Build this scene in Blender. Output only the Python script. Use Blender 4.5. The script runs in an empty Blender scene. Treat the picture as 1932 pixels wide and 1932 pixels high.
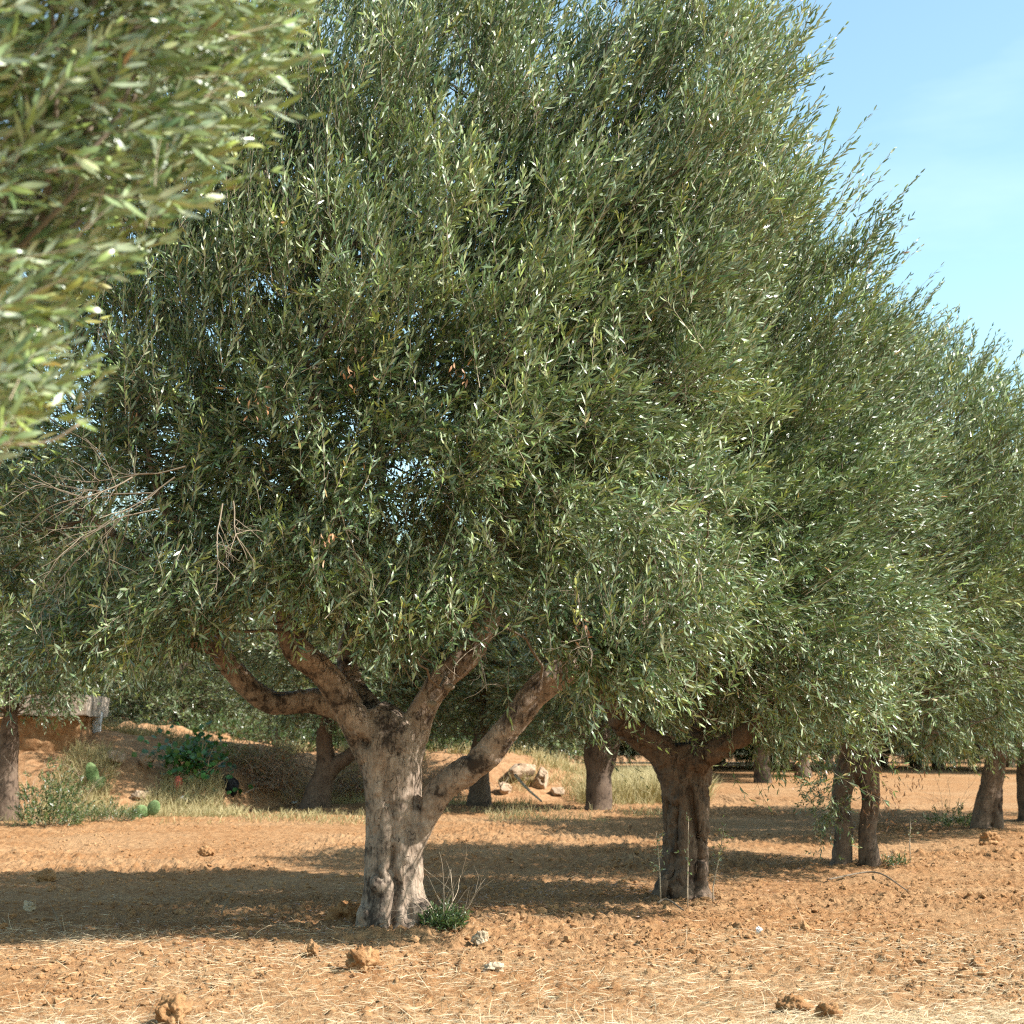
import bpy, math
import numpy as np
from mathutils import Vector
rng = np.random.default_rng(11)
sc = bpy.context.scene
COL = sc.collection
A = np.array
def nrm(v):
    return v / np.maximum(np.linalg.norm(v, axis=-1, keepdims=True), 1e-9)

# ------------------------------------------------------------------ camera
CAM = A([0.0, 0.0, 1.42]); FPX = 2880.0; PITCH = math.atan(459 / 2880)
FW = A([0, math.cos(PITCH), math.sin(PITCH)]); UP = A([0, -math.sin(PITCH), math.cos(PITCH)])
def at(px, py, Y):
    """the world point seen at photo pixel (px, py of 1932) that lies Y metres ahead"""
    d = A([1.0, 0, 0]) * (px - 966) / FPX + UP * (966 - py) / FPX + FW
    return CAM + d * (Y / d[1])
def project(P):
    d = P - CAM; z = d @ FW
    return 966 + FPX * d[..., 0] / z, 966 - FPX * (d @ UP) / z, z
cd = bpy.data.cameras.new('camera'); cam = bpy.data.objects.new('camera', cd); COL.objects.link(cam)
cam.location = CAM; cam.rotation_euler = (math.pi / 2 + PITCH, 0, 0)
cd.sensor_width = 36; cd.lens = FPX / 1932 * 36; cd.clip_end = 3000; cd.clip_start = 0.1
cd.dof.use_dof = True; cd.dof.focus_distance = 12.0; cd.dof.aperture_fstop = 3.2
sc.camera = cam

# ------------------------------------------------------------------ light
AZ, EL = math.radians(18), math.radians(43)
SUN = A([math.cos(AZ) * math.cos(EL), -math.sin(AZ) * math.cos(EL), math.sin(EL)])
w = bpy.data.worlds.new('World'); sc.world = w; w.use_nodes = True
nt = w.node_tree; nt.nodes.clear()
sky = nt.nodes.new('ShaderNodeTexSky'); sky.sky_type = 'NISHITA'; sky.sun_disc = False
sky.sun_elevation = EL; sky.sun_rotation = math.radians(90) + AZ
sky.air_density = 1.0; sky.dust_density = 0.8; sky.ozone_density = 0.4
bg = nt.nodes.new('ShaderNodeBackground'); bg.inputs[1].default_value = 0.14
wo = nt.nodes.new('ShaderNodeOutputWorld')
tint = nt.nodes.new('ShaderNodeMixRGB'); tint.blend_type = 'MULTIPLY'; tint.inputs[0].default_value = 1; tint.inputs[2].default_value = (0.91, 1.02, 0.87, 1)
nt.links.new(sky.outputs[0], tint.inputs[1])
tcs = nt.nodes.new('ShaderNodeTexCoord'); mps = nt.nodes.new('ShaderNodeMapping'); mps.inputs['Scale'].default_value = (1.6, 1.6, 6)
cns = nt.nodes.new('ShaderNodeTexNoise'); cns.inputs['Scale'].default_value = 2.2; cns.inputs['Detail'].default_value = 7
crs = nt.nodes.new('ShaderNodeMapRange'); crs.inputs[1].default_value = 0.50; crs.inputs[2].default_value = 0.85; crs.inputs[4].default_value = 0.18
cmx = nt.nodes.new('ShaderNodeMixRGB'); cmx.inputs[2].default_value = (6.0, 6.6, 6.8, 1)     # thin high cloud veil
nt.links.new(tcs.outputs['Generated'], mps.inputs[0]); nt.links.new(mps.outputs[0], cns.inputs['Vector']); nt.links.new(cns.outputs['Fac'], crs.inputs[0])
nt.links.new(crs.outputs[0], cmx.inputs[0]); nt.links.new(tint.outputs[0], cmx.inputs[1]); nt.links.new(cmx.outputs[0], bg.inputs[0]); nt.links.new(bg.outputs[0], wo.inputs[0])
sd = bpy.data.lights.new('sun', 'SUN'); sd.energy = 4.7; sd.angle = math.radians(0.53); sd.color = (1, 0.955, 0.885)
so = bpy.data.objects.new('sun', sd); COL.objects.link(so)
so.rotation_euler = Vector(SUN).to_track_quat('Z', 'Y').to_euler(); so.location = (20, -10, 30)
sc.view_settings.view_transform = 'Standard'; sc.view_settings.look = 'None'
sc.view_settings.gamma = 1; sc.view_settings.exposure = 1.3
sc.cycles.max_bounces = 8; sc.cycles.diffuse_bounces = 5; sc.cycles.glossy_bounces = 2
sc.cycles.transmission_bounces = 4; sc.cycles.transparent_max_bounces = 4
sc.cycles.use_denoising = False; sc.cycles.filter_width = 1.2; sc.cycles.sample_clamp_indirect = 6
sc.cycles.use_adaptive_sampling = False
sc.render.film_transparent = False

# ------------------------------------------------------------------ noise
def _h(ix, iy, iz, seed):
    n = (ix.astype(np.int64) * 374761393 + iy.astype(np.int64) * 668265263 + iz.astype(np.int64) * 2147483647 + seed * 144665) & 0xFFFFFFFF
    n = ((n ^ (n >> 13)) * 1274126177) & 0xFFFFFFFF
    n = ((n ^ (n >> 16)) * 2246822519) & 0xFFFFFFFF
    return ((n ^ (n >> 15)) & 0xFFFFFF) / float(0xFFFFFF)
def vnoise(p, seed=0):
    i = np.floor(p); f = p - i; i = i.astype(np.int64); u = f * f * f * (f * (f * 6 - 15) + 10)
    r = 0
    for a in (0, 1):
        wx = u[..., 0] if a else 1 - u[..., 0]
        for b in (0, 1):
            wy = u[..., 1] if b else 1 - u[..., 1]
            for c in (0, 1):
                wz = u[..., 2] if c else 1 - u[..., 2]
                r = r + wx * wy * wz * _h(i[..., 0] + a, i[..., 1] + b, i[..., 2] + c, seed)
    return r * 2 - 1
def fbm(p, octv=4, seed=0, gain=0.5):
    s, a, t = 0, 1.0, 0
    for o in range(octv):
        s = s + a * vnoise(p * 2.0 ** o + 17.3 * o, seed + o); t += a; a *= gain
    return s / t
def p3(x, y, z=0.0):
    return np.stack([x, y, np.zeros_like(x) + z], -1)

# ------------------------------------------------------------------ mesh helpers
class Geo:
    def __init__(s): s.V = []; s.T = []; s.Q = []; s.tm = []; s.qm = []; s.tone = []; s.n = 0
    def add(s, V, T=None, Q=None, mat=0, tone=0.5):
        V = np.asarray(V, float).reshape(-1, 3)
        s.V.append(V); s.tone.append(np.broadcast_to(np.asarray(tone, float), (len(V),)))
        if T is not None and len(T): s.T.append(np.asarray(T) + s.n); s.tm.append(np.full(len(T), mat))
        if Q is not None and len(Q): s.Q.append(np.asarray(Q) + s.n); s.qm.append(np.full(len(Q), mat))
        s.n += len(V)
    def mesh(s, name, mats, off=None, smooth=True):
        V = np.concatenate(s.V) if s.V else np.zeros((0, 3))
        if off is not None: V = V - off
        T = np.concatenate(s.T) if s.T else np.zeros((0, 3), int)
        Q = np.concatenate(s.Q) if s.Q else np.zeros((0, 4), int)
        m = np.concatenate(s.tm + s.qm) if (s.tm or s.qm) else np.zeros(0, int)
        me = bpy.data.meshes.new(name)
        me.vertices.add(len(V)); me.vertices.foreach_set('co', V.astype(np.float32).ravel())
        lp = np.concatenate([T.ravel(), Q.ravel()])
        me.loops.add(len(lp)); me.loops.foreach_set('vertex_index', lp.astype(np.int32))
        ls = np.concatenate([np.arange(len(T)) * 3, len(T) * 3 + np.arange(len(Q)) * 4])
        me.polygons.add(len(ls)); me.polygons.foreach_set('loop_start', ls.astype(np.int32))
        me.polygons.foreach_set('material_index', m.astype(np.int32))
        me.polygons.foreach_set('use_smooth', np.full(len(ls), bool(smooth)))
        at_ = me.attributes.new('tone', 'FLOAT', 'POINT')
        at_.data.foreach_set('value', np.concatenate(s.tone).astype(np.float32) if s.tone else np.zeros(0, np.float32))
        for x in mats: me.materials.append(x)
        me.update(calc_edges=True)
        return me
    def obj(s, name, mats, parent=None, off=None, smooth=True):
        o = bpy.data.objects.new(name, s.mesh(name, mats if isinstance(mats, (list, tuple)) else [mats], off, smooth))
        COL.objects.link(o)
        if parent is not None: o.parent = parent
        return o
def tag(o, label, cat, group=None, kind=None):
    if label: o['label'] = label
    if cat: o['category'] = cat
    if group: o['group'] = group
    if kind: o['kind'] = kind
    return o
def empty(name, loc):
    o = bpy.data.objects.new(name, None); COL.objects.link(o); o.location = loc; o.empty_display_size = 0.2
    return o
def smooth_path(pts, n):
    """Catmull-Rom through rows (x, y, z, r)"""
    pts = np.asarray(pts, float); k = len(pts)
    ext = np.vstack([2 * pts[0] - pts[1], pts, 2 * pts[-1] - pts[-2]])
    t = np.linspace(0, k - 1, n); i = np.minimum(t.astype(int), k - 2); f = (t - i)[:, None]
    a, b, c, d = ext[i], ext[i + 1], ext[i + 2], ext[i + 3]
    r = 0.5 * ((2 * b) + (-a + c) * f + (2 * a - 5 * b + 4 * c - d) * f ** 2 + (-a + 3 * b - 3 * c + d) * f ** 3)
    r[:, 3] = np.maximum(r[:, 3], 0.0008)
    return r
def tube(g, path, seg=10, mat=0, tone=0.5, lobes=None, cap=True):
    """swept tube through rows (x, y, z, r)"""
    P = path[:, :3]; R = path[:, 3]; n = len(P)
    tg = nrm(np.gradient(P, axis=0))
    ref = A([0.31, 0.94, 0.12]) if abs(tg[0] @ A([0.31, 0.94, 0.12])) < 0.85 else A([1.0, 0.1, 0])
    u = nrm(np.cross(tg, ref)); v = np.cross(tg, u)
    th = np.linspace(0, 2 * np.pi, seg, endpoint=False)
    rr = R[:, None] * (lobes(P, th) if lobes is not None else np.ones((n, seg)))
    V = P[:, None] + rr[..., None] * (u[:, None] * np.cos(th)[None, :, None] + v[:, None] * np.sin(th)[None, :, None])
    i = np.arange(n - 1)[:, None] * seg; j = np.arange(seg)[None]; j2 = (j + 1) % seg
    Q = np.stack([i + j, i + j2, i + seg + j2, i + seg + j], -1).reshape(-1, 4)
    V = V.reshape(-1, 3); T = None
    if cap:
        V = np.vstack([V, P[0], P[-1]]); k = n * seg; jj = np.arange(seg)
        T = np.vstack([np.stack([(jj + 1) % seg, jj, np.full(seg, k)], -1),
                       np.stack([(n - 1) * seg + jj, (n - 1) * seg + (jj + 1) % seg, np.full(seg, k + 1)], -1)])
    g.add(V, T, Q, mat, tone)
def ico(sub):
    import bmesh
    bm = bmesh.new(); bmesh.ops.create_icosphere(bm, subdivisions=sub, radius=1)
    V = A([v.co[:] for v in bm.verts]); bm.verts.index_update()
    F = A([[v.index for v in f.verts] for f in bm.faces]); bm.free()
    return V, F
ICO1, ICO2, ICO3, ICO4, ICO5 = ico(1), ico(2), ico(3), ico(4), ico(5)
def blobs(g, C, R, tmpl, amp, freq, seed, mat=0, tone=0.5, facet=0.0):
    """many displaced lumps; C (n,3), R (n,3)"""
    V, F = tmpl; n = len(C)
    off = np.random.default_rng(seed).uniform(-50, 50, (n, 1, 3))
    q = V[None] * freq + off
    d = 1 + amp * fbm(q, 3, seed) 
    if facet:   # chop with random planes for angular lumps
        r2 = np.random.default_rng(seed + 5)
        for k in range(9):
            nn = nrm(r2.normal(size=(n, 1, 3))); lim = r2.uniform(0.55, 0.95, (n, 1))
            h = (V[None] * nn).sum(-1) * d
            d = np.where(h > lim, d * (1 - facet) + facet * d * lim / np.maximum(h, 1e-3), d)
    ang = np.random.default_rng(seed + 9).uniform(0, 2 * np.pi, n); ca, sa = np.cos(ang)[:, None], np.sin(ang)[:, None]
    L = V[None] * d[..., None] * R[:, None]
    X = np.stack([L[..., 0] * ca - L[..., 1] * sa, L[..., 0] * sa + L[..., 1] * ca, L[..., 2]], -1) + C[:, None]
    FF = (np.arange(n) * len(V))[:, None, None] + F[None]
    tt = np.repeat(np.broadcast_to(np.asarray(tone, float), (n,)), len(V))
    g.add(X.reshape(-1, 3), FF.reshape(-1, 3), None, mat, tt)

# ------------------------------------------------------------------ materials
class N:
    def __init__(s, name):
        s.m = bpy.data.materials.new(name); s.m.use_nodes = True; s.t = s.m.node_tree; s.t.nodes.clear()
        s.out = s.t.nodes.new('ShaderNodeOutputMaterial')
    def n(s, typ, **kw):
        o = s.t.nodes.new('ShaderNode' + typ)
        for k, v in kw.items(): setattr(o, k, v)
        return o
    def l(s, a, b): s.t.links.new(a, b)
    def coord(s, scale=(1, 1, 1)):
        g = s.n('NewGeometry'); m = s.n('Mapping'); m.inputs['Scale'].default_value = scale
        s.l(g.outputs['Position'], m.inputs[0]); return m.outputs[0]
    def noise(s, vec, scale, detail=5, rough=0.6):
        o = s.n('TexNoise'); o.inputs['Scale'].default_value = scale; o.inputs['Detail'].default_value = detail
        o.inputs['Roughness'].default_value = rough; s.l(vec, o.inputs['Vector']); return o.outputs['Fac']
    def ramp(s, fac, stops):
        r = s.n('ValToRGB'); e = r.color_ramp.elements
        while len(e) < len(stops): e.new(0.5)
        for x, (p, c) in zip(e, stops): x.position = p; x.color = (*c, 1)
        s.l(fac, r.inputs[0]); return r.outputs[0]
    def mix(s, fac, a, b):
        m = s.n('MixRGB')
        for inp, v in ((m.inputs[0], fac), (m.inputs[1], a), (m.inputs[2], b)):
            if isinstance(v, (tuple, list)): inp.default_value = (*v, 1)
            elif isinstance(v, float): inp.default_value = v
            else: s.l(v, inp)
        return m.outputs[0]
    def math(s, op, a, b=None):
        m = s.n('Math', operation=op)
        for inp, v in ((m.inputs[0], a), (m.inputs[1], b)):
            if v is None: continue
            if isinstance(v, (int, float)): inp.default_value = v
            else: s.l(v, inp)
        return m.outputs[0]
    def bsdf(s, col, rough=0.8, spec=0.3, bump=None, bstr=0.5, bdist=0.02):
        p = s.n('BsdfPrincipled'); p.inputs['Roughness'].default_value = rough
        p.inputs['Specular IOR Level'].default_value = spec
        if isinstance(col, (tuple, list)): p.inputs['Base Color'].default_value = (*col, 1)
        else: s.l(col, p.inputs['Base Color'])
        if bump is not None:
            b = s.n('Bump'); b.inputs['Strength'].default_value = bstr; b.inputs['Distance'].default_value = bdist
            s.l(bump, b.inputs['Height']); s.l(b.outputs[0], p.inputs['Normal'])
        return p
    def fin(s, sh): s.l(sh.outputs[0], s.out.inputs['Surface']); return s.m

def leaf_mat(name, top, bot, trans=(0.24, 0.32, 0.06), tw=0.10, rough=0.34):
    m = N(name); a = m.n('Attribute', attribute_name='tone')
    t = m.ramp(a.outputs['Fac'], top); b = m.ramp(a.outputs['Fac'], bot)
    g = m.n('NewGeometry'); c = m.mix(g.outputs['Backfacing'], t, b)
    p = m.bsdf(c, rough, 0.5)
    tr = m.n('BsdfTranslucent'); tr.inputs[0].default_value = (*trans, 1)
    mx = m.n('MixShader'); mx.inputs[0].default_value = tw
    m.l(p.outputs[0], mx.inputs[1]); m.l(tr.outputs[0], mx.inputs[2])
    return m.fin(mx)
TOP = [(0.0, (0.020, 0.042, 0.012)), (0.42, (0.070, 0.120, 0.040)), (0.82, (0.185, 0.245, 0.105)), (0.93, (0.24, 0.31, 0.07)), (0.985, (0.30, 0.24, 0.06)), (1.0, (0.26, 0.11, 0.05))]
BOT = [(0.0, (0.09, 0.12, 0.065)), (0.45, (0.22, 0.265, 0.155)), (0.85, (0.39, 0.43, 0.29)), (0.93, (0.27, 0.30, 0.11)), (0.985, (0.34, 0.27, 0.10)), (1.0, (0.30, 0.14, 0.07))]
M_LEAF = leaf_mat('olive_leaf', TOP, BOT)
M_BUSH = leaf_mat('bush_leaf', [(0, (0.02, 0.05, 0.012)), (1, (0.07, 0.12, 0.03))], [(0, (0.06, 0.10, 0.04)), (1, (0.16, 0.2, 0.09))])
M_VINE = leaf_mat('vine_leaf', [(0, (0.02, 0.07, 0.015)), (1, (0.05, 0.15, 0.03))], [(0, (0.05, 0.12, 0.04)), (1, (0.1, 0.2, 0.06))])
M_DEAD = leaf_mat('dead_leaf', [(0, (0.20, 0.085, 0.035)), (1, (0.42, 0.22, 0.11))], [(0, (0.25, 0.12, 0.06)), (1, (0.48, 0.30, 0.18))], (0.3, 0.14, 0.05), 0.15)
M_STRAW = leaf_mat('straw', [(0, (0.28, 0.18, 0.08)), (0.5, (0.50, 0.37, 0.21)), (1, (0.68, 0.57, 0.39))], [(0, (0.27, 0.17, 0.08)), (0.5, (0.49, 0.36, 0.20)), (1, (0.66, 0.56, 0.38))], (0.5, 0.38, 0.2), 0.2, 0.6)
M_GRASS = leaf_mat('dry_grass', [(0, (0.15, 0.16, 0.055)), (0.5, (0.34, 0.28, 0.125)), (1, (0.50, 0.41, 0.21))], [(0, (0.15, 0.16, 0.055)), (0.5, (0.34, 0.28, 0.125)), (1, (0.50, 0.41, 0.21))], (0.4, 0.35, 0.12), 0.25, 0.6)

def bark_mat(name, pale, mid, dark, amt):
    m = N(name); v = m.coord((1, 1, 0.25)); v1 = m.coord()
    n1 = m.noise(v1, 4.2, 9, 0.72); n2 = m.noise(v, 26, 6, 0.7); n3 = m.noise(v, 85, 4, 0.65)
    vo = m.n('TexVoronoi', feature='DISTANCE_TO_EDGE'); vo.inputs['Scale'].default_value = 20
    wv = m.n('MixRGB', blend_type='ADD'); wv.inputs[0].default_value = 0.12
    nz = m.n('TexNoise'); nz.inputs['Scale'].default_value = 9; m.l(v, nz.inputs['Vector'])
    m.l(v, wv.inputs[1]); m.l(nz.outputs['Color'], wv.inputs[2]); m.l(wv.outputs[0], vo.inputs['Vector'])
    col = m.mix(m.ramp(n2, [(0.36, (0, 0, 0)), (0.62, (1, 1, 1))]), mid, pale)
    patch = m.ramp(m.math('ADD', m.math('MULTIPLY', n1, 0.7), m.math('MULTIPLY', n2, 0.34)), [(amt, (0, 0, 0)), (amt + 0.10, (1, 1, 1))])
    col = m.mix(patch, col, dark)
    crack = m.ramp(vo.outputs['Distance'], [(0.0, (1, 1, 1)), (0.045, (0, 0, 0))])
    gate = m.ramp(m.noise(v1, 6.0, 3), [(0.50, (0, 0, 0)), (0.60, (1, 1, 1))])
    cg = m.n('MixRGB', blend_type='MULTIPLY'); cg.inputs[0].default_value = 1; m.l(crack, cg.inputs[1]); m.l(gate, cg.inputs[2])
    col = m.mix(cg.outputs[0], col, dark)
    hgt = m.math('SUBTRACT', m.math('ADD', m.math('MULTIPLY', n2, 0.8), m.math('MULTIPLY', n3, 0.5)), m.math('MULTIPLY', cg.outputs[0], 0.5))
    return m.fin(m.bsdf(col, 0.85, 0.25, hgt, 0.6, 0.02))
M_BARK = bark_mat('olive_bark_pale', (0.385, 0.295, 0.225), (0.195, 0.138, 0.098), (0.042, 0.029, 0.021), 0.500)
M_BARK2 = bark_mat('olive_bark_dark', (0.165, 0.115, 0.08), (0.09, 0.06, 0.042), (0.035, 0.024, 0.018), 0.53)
m = N('twig_bark'); a = m.n('Attribute', attribute_name='tone')
M_TWIG = m.fin(m.bsdf(m.ramp(a.outputs['Fac'], [(0, (0.085, 0.065, 0.05)), (0.6, (0.24, 0.19, 0.135)), (1, (0.50, 0.40, 0.29))]), 0.8, 0.2))
m = N('green_olive'); a = m.n('Attribute', attribute_name='tone')
M_OLIVE = m.fin(m.bsdf(m.ramp(a.outputs['Fac'], [(0, (0.20, 0.26, 0.07)), (1, (0.40, 0.45, 0.16))]), 0.35, 0.5))

def soil_mat(name, clod=False):
    m = N(name); v = m.coord()
    n1 = m.noise(v, 0.55, 5, 0.6); n2 = m.noise(v, 9, 8, 0.68); n3 = m.noise(v, 70, 5, 0.7)
    c = m.ramp(n2, [(0.30, (0.205, 0.094, 0.038)), (0.5, (0.305, 0.160, 0.071)), (0.70, (0.42, 0.250, 0.125))])
    c = m.mix(m.ramp(n1, [(0.42, (0, 0, 0)), (0.62, (0.45, 0.45, 0.45))]), c, (0.39, 0.25, 0.135))
    sp = m.ramp(n3, [(0.66, (0, 0, 0)), (0.74, (0.5, 0.5, 0.5))])
    c = m.mix(sp, c, (0.50, 0.38, 0.24))
    if not clod:   # trampled straw litter lies thick on the near edge of the field
        g = m.n('NewGeometry'); s = m.n('SeparateXYZ'); m.l(g.outputs['Position'], s.inputs[0])
        edge = m.math('ADD', s.outputs['Y'], m.math('ADD', m.math('MULTIPLY', m.noise(v, 0.9, 4), 2.4), m.math('MULTIPLY', s.outputs['X'], -0.18)))
        f = m.ramp(m.math('MULTIPLY', edge, 0.05), [(0.44, (0.75, 0.75, 0.75)), (0.53, (0, 0, 0))])
        c = m.mix(m.math('MULTIPLY', f, m.ramp(m.noise(v, 22, 5), [(0.40, (0, 0, 0)), (0.60, (1, 1, 1))])), c, (0.54, 0.41, 0.25))
    h = m.math('ADD', n2, m.math('MULTIPLY', n3, 0.35))
    return m.fin(m.bsdf(c, 0.95, 0.1, h, 1.0, 0.05 if not clod else 0.03))
M_SOIL = soil_mat('tilled_soil'); M_CLOD = soil_mat('soil_clod', True)
def rock_mat(name, a, b):
    m = N(name); v = m.coord(); n2 = m.noise(v, 7, 7, 0.65); n3 = m.noise(v, 45, 4)
    return m.fin(m.bsdf(m.ramp(n2, [(0.35, a), (0.65, b)]), 0.9, 0.2, m.math('ADD', n2, m.math('MULTIPLY', n3, 0.3)), 0.8, 0.05))
M_STONE = rock_mat('pale_stone', (0.32, 0.24, 0.155), (0.50, 0.40, 0.28))
M_ROCK = rock_mat('bank_rock', (0.26, 0.175, 0.11), (0.46, 0.345, 0.245))
M_CONC = rock_mat('weathered_concrete', (0.34, 0.275, 0.215), (0.46, 0.38, 0.30))
M_WHITE = rock_mat('white_paint', (0.66, 0.66, 0.64), (0.8, 0.8, 0.79))
M_ORANGE = rock_mat('orange_earth', (0.25, 0.125, 0.055), (0.40, 0.235, 0.12))
M_CACT = rock_mat('cactus_pad', (0.10, 0.17, 0.06), (0.20, 0.27, 0.12))
M_RED = rock_mat('red_plastic', (0.55, 0.12, 0.08), (0.65, 0.2, 0.14))
M_BLACK = rock_mat('black_plastic', (0.012, 0.012, 0.014), (0.03, 0.03, 0.032))

# ------------------------------------------------------------------ ground
TREES = {'t1': (745, 1742, 13.0), 't2': (1292, 1688, 15.7), 't3': (1618, 1630, 19.5), 't4': (1862, 1572, 25.5)}
TB = A([at(*TREES[k])[:2] for k in TREES])
def gbase(x, y):
    x = np.asarray(x, float); y = np.asarray(y, float)
    z = 0.024 * np.clip(y - 19, 0, 40) * np.clip((y - 19) / 6, 0, 1) + 0.008 * np.clip(y - 59, 0, 60)
    z = z + 0.05 * vnoise(p3(x * 0.35, y * 0.35, 3.1)) * np.clip(1.2 - np.abs(y - 14) / 60, 0, 1)
    for bx, by in TB: z = z + 0.07 * np.exp(-((x - bx) ** 2 + (y - by) ** 2) / 0.5)
    return z
def gfine(x, y):
    q = p3(x, y, 0.7)
    n1 = fbm(q * 2.2, 2, 5); n2 = fbm(q * 9, 4, 9, 0.6); n3 = fbm(q * 31, 3, 21)
    rough = np.clip(0.62 + 0.6 * vnoise(q * 0.45, 33), 0.25, 1.1) * np.clip((y - 6.5) / 4.0, 0.45, 1)
    lump = np.maximum(n2, -0.12)
    return rough * (0.03 * n1 + 0.10 * lump + 0.055 * np.abs(n3)) - 0.016
def grow(a, b, first, ratio):
    o = [a]
    while o[-1] < b: o.append(o[-1] + first); first *= ratio
    return A(o)
ys = np.concatenate([-grow(-6.9, 120, 0.4, 1.3)[::-1], grow(6.92, 34, 0.017, 1.0028), grow(34.2, 900, 0.3, 1.11)])
xr = grow(8.02, 700, 0.05, 1.16)
xs = np.concatenate([-xr[::-1], np.arange(-8, 8.001, 0.019), xr])
X, Yg = np.meshgrid(xs, ys); Z = gbase(X, Yg)
near = (np.abs(X) < 12) & (Yg > 6) & (Yg < 50)
fz = np.zeros_like(Z); fz[near] = gfine(X[near], Yg[near]); Z = Z + fz * np.clip((50 - Yg) / 15, 0, 1)
g = Geo(); nx, ny = len(xs), len(ys); i = np.arange(ny - 1)[:, None] * nx + np.arange(nx - 1)[None]
g.add(np.stack([X, Yg, Z], -1), None, np.stack([i, i + 1, i + nx + 1, i + nx], -1).reshape(-1, 4))
o = g.obj('ground', M_SOIL); o['kind'] = 'structure'
def gz(x, y): return float(gbase(A([x]), A([y]))[0])

# loose clods all over the tilled soil
def scatter(n, ymin, ymax, seed, power=1.6):
    r = np.random.default_rng(seed); u = r.uniform(size=n)
    y = ymin * (ymax / ymin) ** (u ** (1 / power) if power > 1 else u)
    x = r.uniform(-0.37, 0.37, n) * y
    return x, y, r
g = Geo()
for n, tm, lo, hi, sd_, y0, y1 in ((26000, ICO1, 0.006, 0.017, 1, 7.0, 17), (13000, ICO2, 0.013, 0.030, 2, 7.0, 26), (4200, ICO2, 0.024, 0.046, 3, 8.4, 28), (90, ICO3, 0.05, 0.075, 4, 8.6, 24)):
    x, y, r = scatter(n, y0, y1, sd_, 1.0)
    keep = r.uniform(size=n) < np.clip(0.55 + 0.9 * vnoise(p3(x * 0.9, y * 0.9, 5.0), 44), 0.08, 1); x, y = x[keep], y[keep]
    if sd_ >= 3: k2 = (y > 9.3) | (r.uniform(size=len(x)) < 0.3); x, y = x[k2], y[k2]
    s = lo * (hi / lo) ** (r.uniform(size=len(x)) ** 1.5)
    z = gbase(x, y) + gfine(x, y)
    R = s[:, None] * r.uniform(0.7, 1.3, (len(x), 3)) * A([1, 1, 0.75])
    blobs(g, np.stack([x, y, z - s * (0.0 if sd_ < 3 else 0.15)], -1), R, tm, 0.8, 1.7, 70 + sd_, 0, 0.5, 0.6)
o = g.obj('soil_clods', M_CLOD, smooth=False)
tag(o, 'loose crumbs and clods of orange earth strewn over the tilled field', 'soil', kind='stuff')

# ------------------------------------------------------------------ leaves
def add_leaves(g, B, D, Nn, L, W, tone, mat=0, lod=0, curl=None):
    """B base, D direction, Nn blade normal (n,3); L, W (n,)"""
    n = len(B); S = nrm(np.cross(D, Nn)); Nn = np.cross(S, D)
    L = L[:, None]; W = W[:, None]; c = (0.10 if curl is None else curl[:, None]) * L
    if lod == 0:
        V = np.stack([B, B + D * L * .33 + S * W * .46 + Nn * c * .6, B + D * L * .33 - S * W * .46 + Nn * c * .6,
                      B + D * L * .72 + S * W * .36 + Nn * c * .5, B + D * L * .72 - S * W * .36 + Nn * c * .5, B + D * L - Nn * c * .5], 1)
        k = (np.arange(n) * 6)[:, None]
        T = np.vstack([k + A([[0, 1, 2]]), k + A([[3, 5, 4]])]); Q = k + A([[1, 3, 4, 2]]); m_ = 6
    else:
        V = np.stack([B, B + D * L * .5 + S * W * .5 + Nn * c * .5, B + D * L - Nn * c * .3, B + D * L * .5 - S * W * .5 + Nn * c * .5], 1)
        k = (np.arange(n) * 4)[:, None]; T = None; Q = k + A([[0, 1, 2, 3]]); m_ = 4
    g.add(V.reshape(-1, 3), T, Q, mat, np.repeat(tone, m_))
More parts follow.
